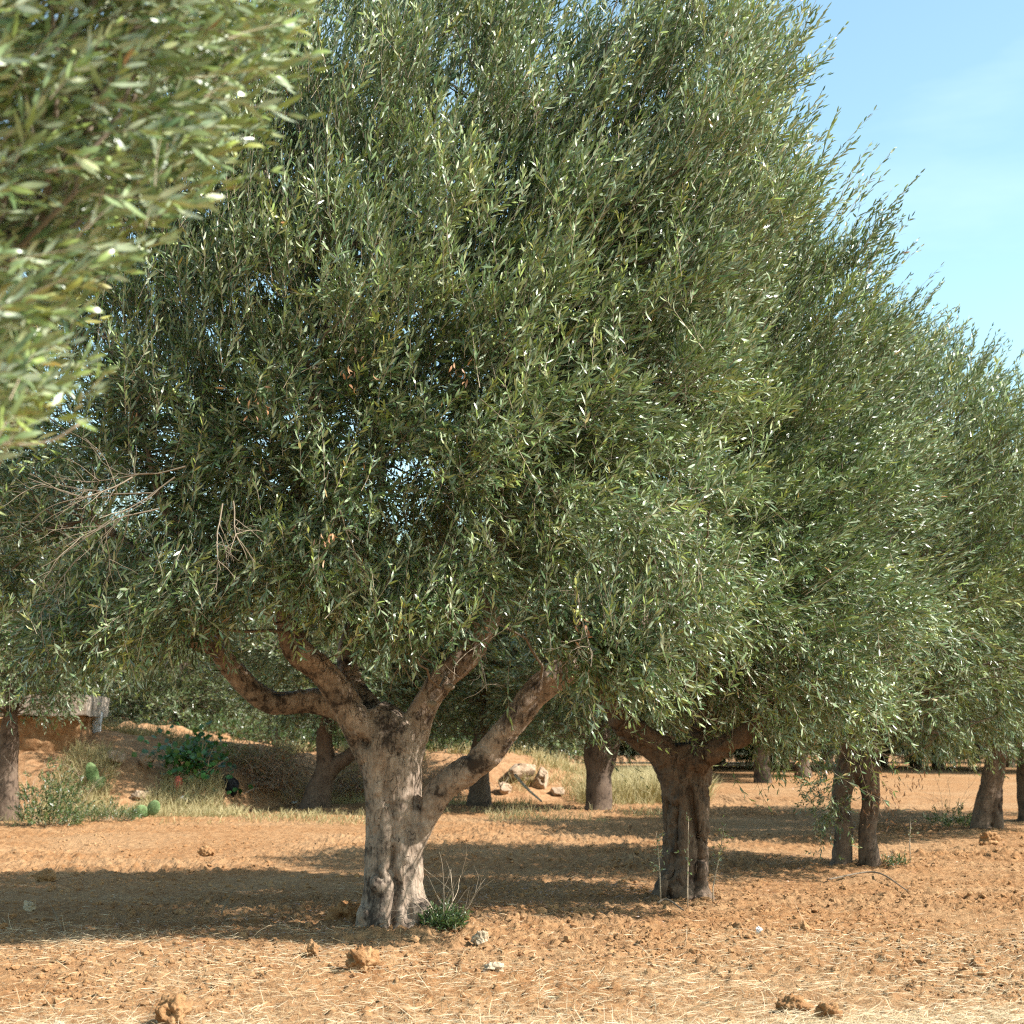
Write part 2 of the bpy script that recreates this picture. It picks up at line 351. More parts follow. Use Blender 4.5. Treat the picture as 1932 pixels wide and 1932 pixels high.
def sprays(g, P, D, L, bend, r, nl=20, leaf=(0.068, 0.0135), lod=0, wind=None, twig=0.0022, spread=0.75, mats=(0, 1), tone0=None, droop=0.0, bare=0.12):
    """leafy shoots: P base, D direction, L length, bend (n,3) added at the tip"""
    nl = nl // 2 * 2; n = len(P); t = np.linspace(bare, 1, nl // 2)
    tt = np.repeat(t, 2)[None] + r.uniform(-0.02, 0.02, (n, nl)); tt = np.clip(tt, 0, 1)
    pos = P[:, None] + D[:, None] * L[:, None, None] * tt[..., None] + bend[:, None] * (tt ** 2)[..., None]
    tg = nrm(D[:, None] * L[:, None, None] + 2 * bend[:, None] * tt[..., None])
    u = nrm(np.cross(tg, A([0.13, 0.2, 0.97]) + 0 * tg)); v = np.cross(tg, u)
    az = r.uniform(0, 6.28, (n, 1)) + np.arange(nl)[None] // 2 * 1.75 + (np.arange(nl)[None] % 2) * np.pi + r.normal(0, 0.35, (n, nl))
    rad = u * np.cos(az)[..., None] + v * np.sin(az)[..., None]
    ph = (spread + r.normal(0, 0.22, (n, nl))) * (1 - 0.45 * tt)
    d = tg * np.cos(ph)[..., None] + rad * np.sin(ph)[..., None] + r.normal(0, 0.12, (n, nl, 3))
    if wind is not None: d = d + wind[:, None] if wind.ndim == 2 else d + wind
    d[..., 2] -= droop
    d = nrm(d)
    nn = nrm(tg * 0.45 - rad * 0.25 + r.normal(0, 0.62, (n, nl, 3)) + SUN * 0.35)
    nn = nn * np.where(r.uniform(size=(n, nl, 1)) < 0.28, -1, 1)      # some blades flipped by the wind, silver side up
    ll = leaf[0] * (0.72 + 0.5 * np.sin(np.pi * np.clip(tt * 0.86 + 0.1, 0, 1))) * r.uniform(0.72, 1.15, (n, nl))
    ww = leaf[1] * r.uniform(0.8, 1.2, (n, nl)) * np.sqrt(ll / leaf[0])
    base = r.uniform(0.1, 0.75, (n, 1)) if tone0 is None else tone0[:, None]
    tn = np.clip(base + r.normal(0, 0.16, (n, nl)) + 0.22 * (tt - 0.5), 0, 0.9)
    tn = np.where(r.uniform(size=(n, 1)) < 0.07, np.clip(tn * 0.1 + 0.88, 0.86, 0.96), tn)
    tn = np.where(r.uniform(size=(n, nl)) < 0.006, r.uniform(0.975, 1, (n, nl)), tn)
    keep = (r.uniform(size=(n, nl)) < 0.9)
    k = keep.ravel()
    add_leaves(g, pos.reshape(-1, 3)[k], d.reshape(-1, 3)[k], nn.reshape(-1, 3)[k], ll.ravel()[k], ww.ravel()[k], tn.ravel()[k], mats[0], lod, r.uniform(-0.05, 0.2, k.sum()))
    if twig > 0:
        s = np.linspace(0, 0.97, 4)[None, :, None]
        c = P[:, None] + D[:, None] * L[:, None, None] * s + bend[:, None] * s ** 2
        u0 = nrm(np.cross(D, A([0.13, 0.2, 0.97]) + 0 * D)); v0 = np.cross(D, u0)
        rr = (twig * np.linspace(1, 0.35, 4))[None, :, None, None]
        an = A([0, 2.094, 4.189]); ring = u0[:, None] * np.cos(an)[None, :, None] + v0[:, None] * np.sin(an)[None, :, None]
        V = c[:, :, None] + rr * ring[:, None]
        b = (np.arange(n) * 12)[:, None, None, None]; st = (np.arange(3) * 3)[None, :, None]; j = np.arange(3)[None, None]; j2 = (j + 1) % 3
        q = np.stack([st + j, st + j2, st + 3 + j2, st + 3 + j], -1)[0] if False else np.stack(np.broadcast_arrays(st + j, st + j2, st + 3 + j2, st + 3 + j), -1)
        Q = (b + q).reshape(-1, 4)
        g.add(V.reshape(-1, 3), None, Q, mats[1], np.repeat(r.uniform(0.35, 0.95, n), 12))
def poisson(C, sep, pr=None):
    """greedy dart throwing"""
    keep = []; K = np.zeros((0, 3))
    for c in C:
        if len(K) == 0 or ((K - c) ** 2).sum(1).min() > sep * sep:
            keep.append(c); K = A(keep)
    return K
def ell_points(cen, rad, n, r, lo=0.45, lump=0.16, seed=0, p=0.55):
    d = nrm(r.normal(size=(n, 3))); k = (1 + lump * fbm(d * 1.7 + seed, 2, seed) * 1.6)[:, None]
    f = (lo + (1 - lo) * r.uniform(size=(n, 1)) ** p)
    return cen + d * rad * f * k
WIND = A([0.95, 0.10, 0.30])
def fill_clumps(g, C, r, cen, zlo, zhi, per=42, cr=0.42, leaf=(0.068, 0.0135), lod=0, nl=20, Lr=(0.22, 0.46), wind=0.5, upright=1.0, twig=0.0022, cull=None, tone_j=0.15, tmean=0.44):
    n = len(C)
    cc = np.repeat(C, per, 0); ct = np.repeat(r.normal(tmean, tone_j, n), per)
    q = nrm(r.normal(size=(n * per, 3))) * r.uniform(0, 1, (n * per, 1)) ** 0.45 * cr * A([1, 1, 0.85])
    h = np.clip((cc[:, 2] - zlo) / (zhi - zlo), 0, 1)[:, None]
    out = nrm((cc - cen) * A([1, 1, 0.8]))
    D = 0.75 * out + nrm(q) * 0.35 + A([0, 0, 1]) * (-0.22 + 1.5 * upright * h) + WIND * wind * (0.35 + 0.75 * h) + r.normal(0, 0.33, (n * per, 3))
    D = nrm(D); L = r.uniform(*Lr, n * per)
    P = cc + q - D * L[:, None] * 0.45
    bend = A([0, 0, -1]) * (0.10 * (1 - h)) * L[:, None] * r.uniform(0, 2.2, (n * per, 1)) + WIND * 0.30 * wind * h * L[:, None] + r.normal(0, 0.05, (n * per, 3))
    k = np.ones(n * per, bool)
    if cull is not None: k = cull(P + D * L[:, None] * 0.5, r)
    wv = WIND[None] * (wind * (0.12 + 0.45 * h))
    sprays(g, P[k], D[k], L[k], bend[k], r, nl, leaf, lod, wv[k], twig, tone0=np.clip(ct[k] + r.normal(0, 0.08, k.sum()), 0.02, 0.85))
def limb_links(g, C, skel, r, r0=0.014, mat=1):
    """bearing branches from the nearest limb to each leaf clump"""
    for c in C:
        d = ((skel[:, :3] - c) ** 2).sum(1) + 1.2 * np.maximum(skel[:, 2] - c[2] + 0.2, 0); s = skel[np.argmin(d)]
        dist = np.linalg.norm(c - s[:3])
        mid = (s[:3] + c) / 2 + r.normal(0, 0.12, 3) * min(1, dist) + A([0, 0, -0.08])
        rr = min(s[3] * 0.5, 0.008 + r0 * min(dist / 2.5, 1))
        pa = smooth_path(A([[*s[:3], rr], [*mid, rr * 0.7], [*c, 0.006]]), 8)
        pa[1:-1, :3] += r.normal(0, 0.025, (6, 3))
        tube(g, pa, 5, mat, 0.25 + 0.15 * r.uniform(), cap=False)
def olives(C, r, n, spread, cam_side=True, s=(0.0085, 0.0115)):
    g = Geo(); k = r.integers(0, len(C), n)
    c = C[k] + nrm(r.normal(size=(n, 3))) * spread * r.uniform(0.7, 1.1, (n, 1))
    c = np.repeat(c, 2, 0) + r.normal(0, 0.016, (n * 2, 3))
    R = A([s[0], s[0], s[1]]) * r.uniform(0.85, 1.2, (n * 2, 1))
    blobs(g, c, R, ICO1, 0.0, 1, 3, 0, r.uniform(0, 1, n * 2))
    return g

# ------------------------------------------------------------------ trunks
def trunk_parts(parent, base, chains, voxel, mat, seed, extra=None, sculpt=None, amp=1.0, names=None):
    """chains: list of (name, rows(x,y,z,r), n_of_first_rows_that_belong_to_the_trunk). Welded into one skin, then cut into parts."""
    g = Geo(); sk = []; lab = []
    for ci, (nm, rows, own) in enumerate(chains):
        pa = smooth_path(rows, 14 * (len(rows) - 1))
        def lob(P, th, s=seed + ci * 7):
            return 1 + 0.13 * amp * fbm(np.stack([np.cos(th)[None] * 1.5 + 0 * P[:, :1], np.sin(th)[None] * 1.5 + 0 * P[:, :1], P[:, 2:3] * 1.1 + 0 * th[None]], -1) + s * 3.7, 2, s)
        tube(g, pa, 28, 0, 0.5, lob)
        f = np.arange(len(pa)) / 14.0
        sk.append(pa); lab.append(np.where(f < own, 0, ci))
    if extra is not None:
        for c, R in extra: blobs(g, A([c]), A([R]), ICO3, 0.25, 1.3, seed + 3)
    me = g.mesh('weld', [mat]); o = bpy.data.objects.new('weld', me); COL.objects.link(o)
    md = o.modifiers.new('r', 'REMESH'); md.mode = 'VOXEL'; md.voxel_size = voxel
    ms = o.modifiers.new('s', 'SMOOTH'); ms.factor = 0.5; ms.iterations = 5
    dg = bpy.context.evaluated_depsgraph_get(); dg.update()
    em = bpy.data.meshes.new_from_object(o.evaluated_get(dg)); bpy.data.objects.remove(o)
    n = len(em.vertices); V = np.zeros(n * 3, np.float32); em.vertices.foreach_get('co', V); V = V.reshape(-1, 3).astype(float)
    Nn = np.zeros(n * 3, np.float32); em.vertex_normals.foreach_get('vector', Nn); Nn = Nn.reshape(-1, 3)
    nl = len(em.loops); lp = np.zeros(nl, np.int32); em.loops.foreach_get('vertex_index', lp)
    tot = np.zeros(len(em.polygons), np.int32); em.polygons.foreach_get('loop_total', tot)
    assert (tot == 4).all(); Q = lp.reshape(-1, 4)
    q = V * A([1, 1, 0.38]) + seed
    cr = np.abs(fbm(q * 7, 3, seed + 40)); pit = np.clip(fbm(V * 5.5 + seed, 3, seed + 60) - 0.22, 0, 1)
    dsp = amp * (0.030 * fbm(q * 3.2, 3, seed) - 0.030 * np.exp(-(cr / 0.06) ** 2) * np.clip(0.4 + 1.4 * vnoise(V * 2.1, seed + 8), 0, 1) + 0.006 * fbm(q * 17, 3, seed + 2) + 0.004 * fbm(V * 40, 2, seed + 4) - 0.07 * pit)
    V = V + Nn * dsp[:, None]
    if sculpt is not None: V = sculpt(V, Nn)
    S = np.concatenate(sk); LB = np.concatenate(lab)
    fc = V[Q].mean(1); best = np.full(len(fc), 1e9); L = np.zeros(len(fc), int)
    for s, l in zip(S[::2], LB[::2]):
        d = np.linalg.norm(fc - s[:3], axis=1) - s[3]
        b = d < best; best[b] = d[b]; L[b] = l
    for ci, (nm, rows, own) in enumerate(chains):
        F = Q[L == ci]
        if not len(F): continue
        ids, inv = np.unique(F.ravel(), return_inverse=True)
        g = Geo(); g.add(V[ids], None, inv.reshape(-1, 4)); g.obj(nm, mat, parent, base)
    return S
def rows(*pts):
    """(px, py, Y, radius in photo px at that depth)"""
    return A([[*at(a, b, c), d * c / FPX] for a, b, c, d in pts])

# ======================================================================= tree 1 (the big one)
B1 = at(*TREES['t1']); B1[2] = gz(B1[0], B1[1])
t1 = empty('olive_tree', B1)
tag(t1, 'biggest olive tree, pale gnarled trunk forking low into thick spreading limbs', 'tree', 'olive trees in the grove')
ch1 = [('trunk', rows((742, 1765, 13, 78), (741, 1738, 13, 70), (743, 1690, 13, 58), (745, 1600, 13, 52), (744, 1510, 13, 53), (738, 1440, 13, 57), (728, 1385, 13, 56), (700, 1340, 13, 30)), 9),
       ('branch', rows((735, 1470, 13, 39), (690, 1395, 12.95, 33), (655, 1335, 12.85, 29), (612, 1270, 12.75, 26), (562, 1225, 12.7, 26), (543, 1160, 12.7, 22), (540, 1060, 12.7, 19), (556, 960, 12.6, 17), (590, 840, 12.4, 13), (600, 700, 12.2, 10), (640, 520, 12.2, 6)), 0.75),
       ('branch', rows((690, 1400, 13.1, 26), (655, 1345, 13.2, 26), (590, 1322, 13.3, 24), (505, 1322, 13.3, 22), (445, 1270, 13.2, 22), (408, 1215, 13.1, 20), (385, 1140, 13.0, 18), (370, 1060, 12.8, 14), (300, 930, 12.4, 10), (270, 800, 12.2, 6)), 1.0),
       ('branch', rows((720, 1420, 13.15, 30), (700, 1350, 13.3, 26), (665, 1290, 13.5, 21), (655, 1230, 13.7, 18), (690, 1100, 14.0, 14), (720, 900, 14.2, 11), (700, 700, 14.2, 6)), 1.0),
       ('branch', rows((755, 1450, 13, 39), (778, 1385, 13, 32), (800, 1335, 12.95, 26), (838, 1278, 12.9, 26), (890, 1228, 12.9, 25), (925, 1150, 12.9, 21), (945, 1050, 12.9, 18), (962, 930, 12.9, 15), (975, 780, 12.8, 11), (1040, 560, 12.8, 8), (1100, 350, 12.8, 5)), 0.9),
       ('branch', rows((770, 1600, 12.95, 26), (805, 1530, 12.9, 26), (845, 1476, 12.8, 26), (900, 1440, 12.7, 26), (960, 1372, 12.6, 26), (1020, 1298, 12.55, 26), (1088, 1255, 12.5, 24), (1180, 1205, 12.6, 13), (1250, 1130, 12.9, 7)), 1.0),
       ('branch', rows((405, 1222, 13.1, 16), (372, 1212, 13.0, 15), (345, 1188, 12.9, 13), (333, 1130, 12.8, 11), (280, 1060, 12.5, 9), (180, 980, 12.2, 6)), 0.0)]
def sculpt1(V, Nn):
    px, py, z = project(V); front = V[:, 1] < 13.0 + 0.02
    def groove(xp, yp, wd, dep):
        xc = np.interp(py, yp, xp); win = np.clip((py - yp[0]) / 25, 0, 1) * np.clip((yp[-1] - py) / 25, 0, 1)
        return dep * np.exp(-((px - xc) / wd) ** 2) * win * front
    d = groove([742, 738, 752, 744, 738], [1590, 1640, 1670, 1715, 1770], 9, 0.085)
    d += groove([722, 726, 740, 738], [1420, 1480, 1560, 1650], 8, 0.035) + groove([792, 786, 794], [1460, 1530, 1600], 6, 0.04)
    d += groove([765, 772, 766], [1620, 1690, 1770], 7, 0.03)
    d += 0.09 * np.exp(-((px - 682) ** 2 + (py - 1402) ** 2) / 150.0) * front     # rotted knot hole
    return V - Nn * d[:, None]
sk1 = trunk_parts(t1, B1, ch1, 0.0115, M_BARK, 3, [(at(716, 1672, 12.80), (0.085, 0.075, 0.095)), (at(727, 1645, 12.80), (0.06, 0.055, 0.08)), (at(700, 1730, 12.88), (0.12, 0.12, 0.12)), (at(785, 1720, 12.88), (0.12, 0.13, 0.13))], sculpt1, 0.75)

# sprays on the sun's path are cut from the crown so light reaches the trunk
def sun_gap(bx, by, half, z0, z1, p=0.95):
    hx, hy = math.cos(AZ), -math.sin(AZ); te = math.tan(EL)
    def f(P, r):
        dx, dy = P[:, 0] - bx, P[:, 1] - by
        along = dx * hx + dy * hy; side = np.abs(dx * hy - dy * hx); zz = P[:, 2] - along * te
        hit = (along > 0.1) & (side < half) & (zz > z0) & (zz < z1)
        return ~(hit & (r.uniform(size=len(P)) < p))
    return f
r = np.random.default_rng(101)
cenA = at(770, 640, 13.0); cenB = at(1245, 420, 12.9)
C = np.vstack([ell_points(cenA, A([3.25, 2.05, 3.5]), 1500, r, 0.55, 0.14, 3), ell_points(cenB, A([1.35, 1.7, 2.5]), 420, r, 0.30, 0.14, 8),
               ell_points(at(1120, 1010, 12.4), A([1.15, 1.4, 1.05]), 160, r, 0.3, 0.12, 5), ell_points(at(230, 960, 12.6), A([1.35, 1.2, 1.15]), 220, r, 0.3, 0.14, 6)])
r.shuffle(C)
px, py, dz = project(C)
low = np.interp(px, [-200, 0, 150, 330, 420, 520, 560, 640, 820, 900, 960, 1060, 1200, 1400], [1150, 1230, 1260, 1220, 1150, 1010, 1000, 1150, 1210, 1110, 1060, 1220, 1280, 1180])
low = np.where(dz > 13.3, low - 60, low)
keep = (py < low) & ((np.abs(px - 1030) > 26) | (py > 330) | (r.uniform(size=len(px)) < 0.25)) & (px < np.interp(py, [-600, 0, 150, 400, 700, 1300], [1300, 1440, 1490, 1470, 1400, 1300]))
# the heart of the crown, below the middle, is open and dark
hollow = (((px - 850) / 300) ** 2 + ((py - 800) / 220) ** 2 < 1) & (dz < 11.9) & (r.uniform(size=len(px)) < 0.45)
C1 = poisson(C[keep & ~hollow], 0.58)
C1 = np.vstack([C1, [at(*c) for c in ((1120, 1195, 11.7), (1175, 1240, 11.6), (1085, 1165, 11.5), (1210, 1275, 11.9), (1140, 1250, 11.9), (555, 1030, 11.4), (535, 1085, 11.7), (600, 1085, 11.5), (330, 1120, 11.5), (230, 1190, 11.6), (400, 1120, 11.8), (760, 1165, 11.6), (690, 1150, 11.9), (860, 1130, 11.6), (120, 1200, 11.7))]])
print('t1 clumps', len(C1))
gap1 = sun_gap(B1[0], B1[1], 0.36, -0.15, 1.25)
def cull1(P, r):
    px, py, z = project(P)
    view = (px > 590) & (px < 880) & (py > 1225) | (px > 450) & (px < 530) & (py > 1160) & (py < 1265)
    return gap1(P, r) & ~view
g = Geo(); fill_clumps(g, C1, r, cenA - A([0, 0, 0.6]), 2.0, 7.6, 58, 0.36, leaf=(0.088, 0.0182), nl=16, Lr=(0.25, 0.52), wind=0.22, cull=cull1)
K_ = np.vstack([ell_points(cenA, A([2.4, 1.7, 2.6]), 300, r, 0.2, 0.1, 13), ell_points(cenB, A([0.8, 1.0, 1.8]), 60, r, 0.2, 0.1, 14)]); kx, ky, kz = project(K_)
K_ = poisson(K_[(ky < np.interp(kx, [0, 420, 560, 820, 1000, 1250], [1150, 1080, 1000, 1080, 1020, 1150]) - 40) & ((np.abs(kx - 1030) > 40) | (ky > 330))], 0.46); print('t1 core', len(K_))
fill_clumps(g, K_, r, cenA, 2.0, 7.6, 26, 0.5, leaf=(0.105, 0.026), lod=1, nl=14, wind=0.1, twig=0.003, cull=cull1, tmean=0.40)
limb_links(g, C1, sk1, r)
# long whippy shoots at the top and on the windward outline
S_ = C1[(C1[:, 2] > 4.2)]; k = r.integers(0, len(S_), 1500)
D = nrm(0.55 * nrm(S_[k] - cenA) + A([0, 0, 1.1]) + WIND * 0.22 + r.normal(0, 0.2, (1500, 3))); L = r.uniform(0.45, 0.85, 1500)
sprays(g, S_[k] + r.normal(0, 0.2, (1500, 3)), D, L, WIND * 0.14 * L[:, None], r, 26, (0.082, 0.0160), 0, WIND[None] * np.full((1500, 1), 0.22), 0.003, 0.5)
lowc = C1[(C1[:, 2] < 3.7)]; n = 520; k = r.integers(0, len(lowc), n)
D = nrm(A([0.15, -0.1, -0.85]) + r.normal(0, 0.3, (n, 3))); L = r.uniform(0.3, 0.6, n); P = lowc[k] + r.normal(0, 0.3, (n, 3)) * A([1, 1, 0.6]); kk = cull1(P + D * L[:, None] * 0.6, r)
sprays(g, P[kk], D[kk], L[kk], r.normal(0, 0.06, (kk.sum(), 3)) + A([0.05, 0, 0.08]), r, 12, (0.08, 0.0165), 0, None, 0.0028, 0.8)
# short upright shoots on the front, young growth coloured paler to suggest sunlit tips
F_ = C1[(C1[:, 1] < 12.0)]; n = 1500; k = r.integers(0, len(F_), n)
D = nrm(A([0.2, -0.3, 0.8]) + r.normal(0, 0.3, (n, 3))); L = r.uniform(0.25, 0.5, n)
sprays(g, F_[k] + r.normal(0, 0.22, (n, 3)) + A([0, -0.22, 0]), D, L, r.normal(0, 0.04, (n, 3)), r, 14, (0.08, 0.0165), 0, WIND[None] * np.full((n, 1), 0.12), 0.0024, 0.7, tone0=r.uniform(0.4, 0.9, n))
g.obj('crown', [M_LEAF, M_TWIG], t1, B1)
F_ = C1[C1[:, 1] < 12.6]
o = olives(F_, r, 900, 0.42).obj('olive_fruit', M_OLIVE, t1, B1); o['kind'] = 'stuff'
# dead twigs and withered leaves hanging in the crown
def dead_branch(g, p0, d0, L, r, depth=0, rad=0.007, mat=0):
    n = 7; pts = [p0]; d = nrm(d0)
    for i in range(n): d = nrm(d + r.normal(0, 0.13, 3) + A([0, 0, -0.03])); pts.append(pts[-1] + d * L / n)
    pa = np.column_stack([A(pts), np.linspace(rad, rad * 0.35, n + 1)])
    tube(g, smooth_path(pa, 12), 5, mat, 0.55 + 0.4 * r.uniform(), cap=False)
    if depth < 2:
        for k in range(5 if depth == 0 else 3):
            i = r.integers(1, n); dead_branch(g, pts[i], d + r.normal(0, 0.55, 3), L * r.uniform(0.35, 0.6), r, depth + 1, rad * 0.55, mat)
for (px_, py_, Yd, dd, L) in ((330, 900, 10.5, (-0.6, -0.1, -0.5), 0.9), (300, 960, 10.5, (-0.8, -0.2, -0.35), 0.9), (250, 900, 10.5, (-0.5, -0.2, -0.7), 0.8), (420, 950, 10.5, (-0.1, -0.15, -0.8), 0.5), (440, 945, 10.5, (0.1, -0.1, -0.7), 0.45),
                                (290, 930, 10.5, (-0.9, -0.1, 0.0), 0.9), (350, 880, 10.5, (-0.9, -0.1, -0.2), 0.8), (905, 1225, 11.6, (0.05, -0.2, -0.3), 0.35), (935, 1190, 11.6, (-0.3, -0.2, -0.4), 0.5), (640, 960, 10.9, (0.2, -0.1, -0.7), 0.5), (150, 1050, 11.2, (-0.5, -0.1, -0.6), 0.6), (1090, 1120, 11.3, (0.1, -0.1, -0.8), 0.6), (730, 1180, 12.3, (0.05, 0, -1), 0.75)):
    g = Geo(); dead_branch(g, at(px_, py_, Yd), A(dd), L, r, 0, 0.006)
    g.tone = [t_ * 0.7 for t_ in g.tone]; g.obj('dead_twig', M_TWIG, t1, B1)
def withered(c, r, n=26, s=0.10, L=0.06):
    g = Geo(); B = c + r.normal(0, s, (n, 3)) * A([1, 1, 1.5]); D = nrm(A([0, 0, -1]) + r.normal(0, 0.5, (n, 3)))
    add_leaves(g, B, D, nrm(r.normal(size=(n, 3))), L * r.uniform(0.7, 1.2, n), 0.014 * r.uniform(0.8, 1.4, n), r.uniform(0, 1, n), 0, 0, r.uniform(0, 0.4, n))
    return g
for c in ((488, 745), (668, 690), (865, 700), (620, 1010), (1100, 1190)):
    withered(at(*c, 10.5 if c[0] < 1000 else 11.2), r, 12, 0.05).obj('withered_leaves', M_DEAD, t1, B1)
# pruning stubs on the limb
for px_, py_ in ((835, 1280), (848, 1296), (815, 1328)):
    g = Geo(); blobs(g, A([at(px_, py_, 12.74)]), A([[0.028, 0.05, 0.03]]), ICO2, 0.15, 1.2, 5); g.obj('pruning_stub', M_TWIG, t1, B1)

# ======================================================================= tree 2
B2 = at(*TREES['t2']); B2[2] = gz(B2[0], B2[1])
t2 = empty('olive_tree', B2)
tag(t2, 'olive tree with a dark furrowed trunk, just right of the biggest tree', 'tree', 'olive trees in the grove')
ch2 = [('trunk', rows((1288, 1705, 15.7, 56), (1288, 1680, 15.7, 52), (1293, 1640, 15.7, 45), (1298, 1570, 15.7, 41), (1300, 1500, 15.7, 43), (1297, 1445, 15.7, 45), (1290, 1405, 15.7, 38)), 9),
       ('branch', rows((1285, 1470, 15.7, 34), (1250, 1420, 15.65, 28), (1210, 1390, 15.6, 25), (1168, 1350, 15.5, 24), (1145, 1300, 15.4, 21), (1150, 1220, 15.3, 17), (1170, 1080, 15.1, 12), (1150, 900, 15, 7)), 0.8),
       ('branch', rows((1310, 1480, 15.75, 34), (1322, 1420, 15.8, 28), (1335, 1360, 15.8, 26), (1345, 1250, 15.8, 21), (1360, 1080, 15.8, 16), (1400, 850, 15.7, 10), (1440, 600, 15.7, 6)), 0.8),
       ('branch', rows((1305, 1450, 15.6, 28), (1335, 1425, 15.45, 22), (1400, 1390, 15.3, 18), (1470, 1320, 15.2, 14), (1540, 1200, 15.2, 10), (1600, 1050, 15.2, 6)), 0.6)]
def sculpt2(V, Nn):
    px, py, z = project(V); front = V[:, 1] < 15.72
    xc = np.interp(py, [1450, 1540, 1620, 1690], [1296, 1308, 1322, 1312])
    d = 0.09 * np.exp(-((px - xc) / 6) ** 2) * front * np.clip((py - 1460) / 40, 0, 1)
    xc = np.interp(py, [1500, 1600, 1690], [1280, 1276, 1262])
    d += 0.06 * np.exp(-((px - xc) / 6) ** 2) * front * np.clip((py - 1510) / 40, 0, 1)
    d += 0.1 * np.exp(-((px - 1318) ** 2 + (py - 1668) ** 2) / 160.0) * front
    return V - Nn * d[:, None]
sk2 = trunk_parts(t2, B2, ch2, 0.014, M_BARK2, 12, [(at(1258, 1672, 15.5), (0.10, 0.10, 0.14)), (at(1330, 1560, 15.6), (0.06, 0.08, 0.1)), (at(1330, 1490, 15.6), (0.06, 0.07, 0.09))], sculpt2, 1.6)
r = np.random.default_rng(202)
cen2 = at(1330, 860, 15.7)
C = np.vstack([ell_points(cen2, A([2.4, 1.95, 3.0]), 1300, r, 0.45, 0.13, 21), ell_points(at(1480, 1190, 15.2), A([1.35, 1.7, 1.15]), 300, r, 0.3, 0.12, 25)]); r.shuffle(C)
px, py, dz = project(C)
low = np.interp(px, [800, 1000, 1130, 1250, 1330, 1420, 1500, 1620, 1800], [1200, 1260, 1260, 1330, 1370, 1360, 1400, 1330, 1100])
keep = (py < low) & ~((px < 960) & (dz < 15))
C2 = poisson(C[keep], 0.56); print('t2 clumps', len(C2))
g = Geo(); fill_clumps(g, C2, r, cen2 - A([0, 0, 0.6]), 1.5, 6.9, 54, 0.38, leaf=(0.09, 0.0185), nl=16, Lr=(0.25, 0.5), wind=0.42)
K_ = poisson(ell_points(cen2, A([1.7, 1.5, 2.2]), 240, r, 0.2, 0.1, 15), 0.5); print('t2 core', len(K_))
fill_clumps(g, K_, r, cen2, 1.5, 6.9, 26, 0.5, leaf=(0.105, 0.026), lod=1, nl=14, wind=0.1, twig=0.003, tmean=0.40)
limb_links(g, C2, sk2, r)
S_ = C2[(C2[:, 0] > B2[0] + 0.3) | (C2[:, 2] > 5)]; k = r.integers(0, len(S_), 1000)
D = nrm(0.7 * nrm(S_[k] - cen2) + A([0, 0, 0.6]) + WIND * 0.40 + r.normal(0, 0.2, (1000, 3))); L = r.uniform(0.4, 0.75, 1000)
sprays(g, S_[k] + r.normal(0, 0.2, (1000, 3)), D, L, WIND * 0.2 * L[:, None] + A([0, 0, 0.06]), r, 24, (0.086, 0.0162), 0, WIND[None] * np.full((1000, 1), 0.28), 0.003, 0.55)
# thin hanging shoots under the skirt
k = r.integers(0, len(C2), 420); lowc = C2[C2[:, 2] < 3.0]; k = r.integers(0, len(lowc), 420)
D = nrm(A([0.25, -0.1, -0.8]) + r.normal(0, 0.3, (420, 3))); L = r.uniform(0.3, 0.6, 420)
sprays(g, lowc[k] + r.normal(0, 0.3, (420, 3)), D, L, r.normal(0, 0.06, (420, 3)) + A([0.05, 0, 0.06]), r, 12, (0.08, 0.0165), 0, None, 0.0028, 0.8)
g.obj('crown', [M_LEAF, M_TWIG], t2, B2)
o = olives(C2[(C2[:, 1] < 15.4)], r, 700, 0.44).obj('olive_fruit', M_OLIVE, t2, B2); o['kind'] = 'stuff'
for c, Yw in (((1150, 1065), 13.6), ((1520, 1450), 14.6)):
    withered(at(*c, Yw), r, 22, 0.09).obj('withered_leaves', M_DEAD, t2, B2)

# ======================================================================= tree 3 (double stem)
B3 = at(*TREES['t3']); B3[2] = gz(B3[0], B3[1])
t3 = empty('olive_tree', B3)
tag(t3, 'olive tree on two separate stems with rusty withered leaves hanging beside them', 'tree', 'olive trees in the grove')
ch3 = [('trunk', rows((1586, 1652, 19.5, 25), (1588, 1622, 19.5, 20), (1593, 1570, 19.5, 17), (1588, 1510, 19.5, 19), (1598, 1450, 19.5, 22), (1600, 1330, 19.5, 16), (1560, 1150, 19.3, 10), (1540, 900, 19.3, 6)), 20),
       ('trunk', rows((1646, 1655, 19.5, 24), (1642, 1625, 19.4, 20), (1637, 1570, 19.4, 17), (1643, 1510, 19.4, 18), (1638, 1440, 19.4, 23), (1660, 1330, 19.4, 18), (1700, 1150, 19.4, 12), (1760, 900, 19.4, 7)), 0)]
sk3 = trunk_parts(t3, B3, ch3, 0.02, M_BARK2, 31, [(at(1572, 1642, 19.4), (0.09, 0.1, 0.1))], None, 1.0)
r = np.random.default_rng(303)
cen3 = at(1700, 1000, 19.5)
C = np.vstack([ell_points(cen3, A([2.5, 2.5, 2.75]), 1100, r, 0.3, 0.13, 41)])
px, py, dz = project(C); keep = py < np.interp(px, [1300, 1500, 1600, 1700, 1800, 2100], [1420, 1460, 1430, 1440, 1420, 1420])
C3 = poisson(C[keep], 0.45); print('t3 clumps', len(C3))
g = Geo(); fill_clumps(g, C3, r, cen3 - A([0, 0, 0.6]), 1.7, 6.6, 32, 0.46, leaf=(0.098, 0.02), nl=16, lod=1, wind=0.35, tmean=0.52)
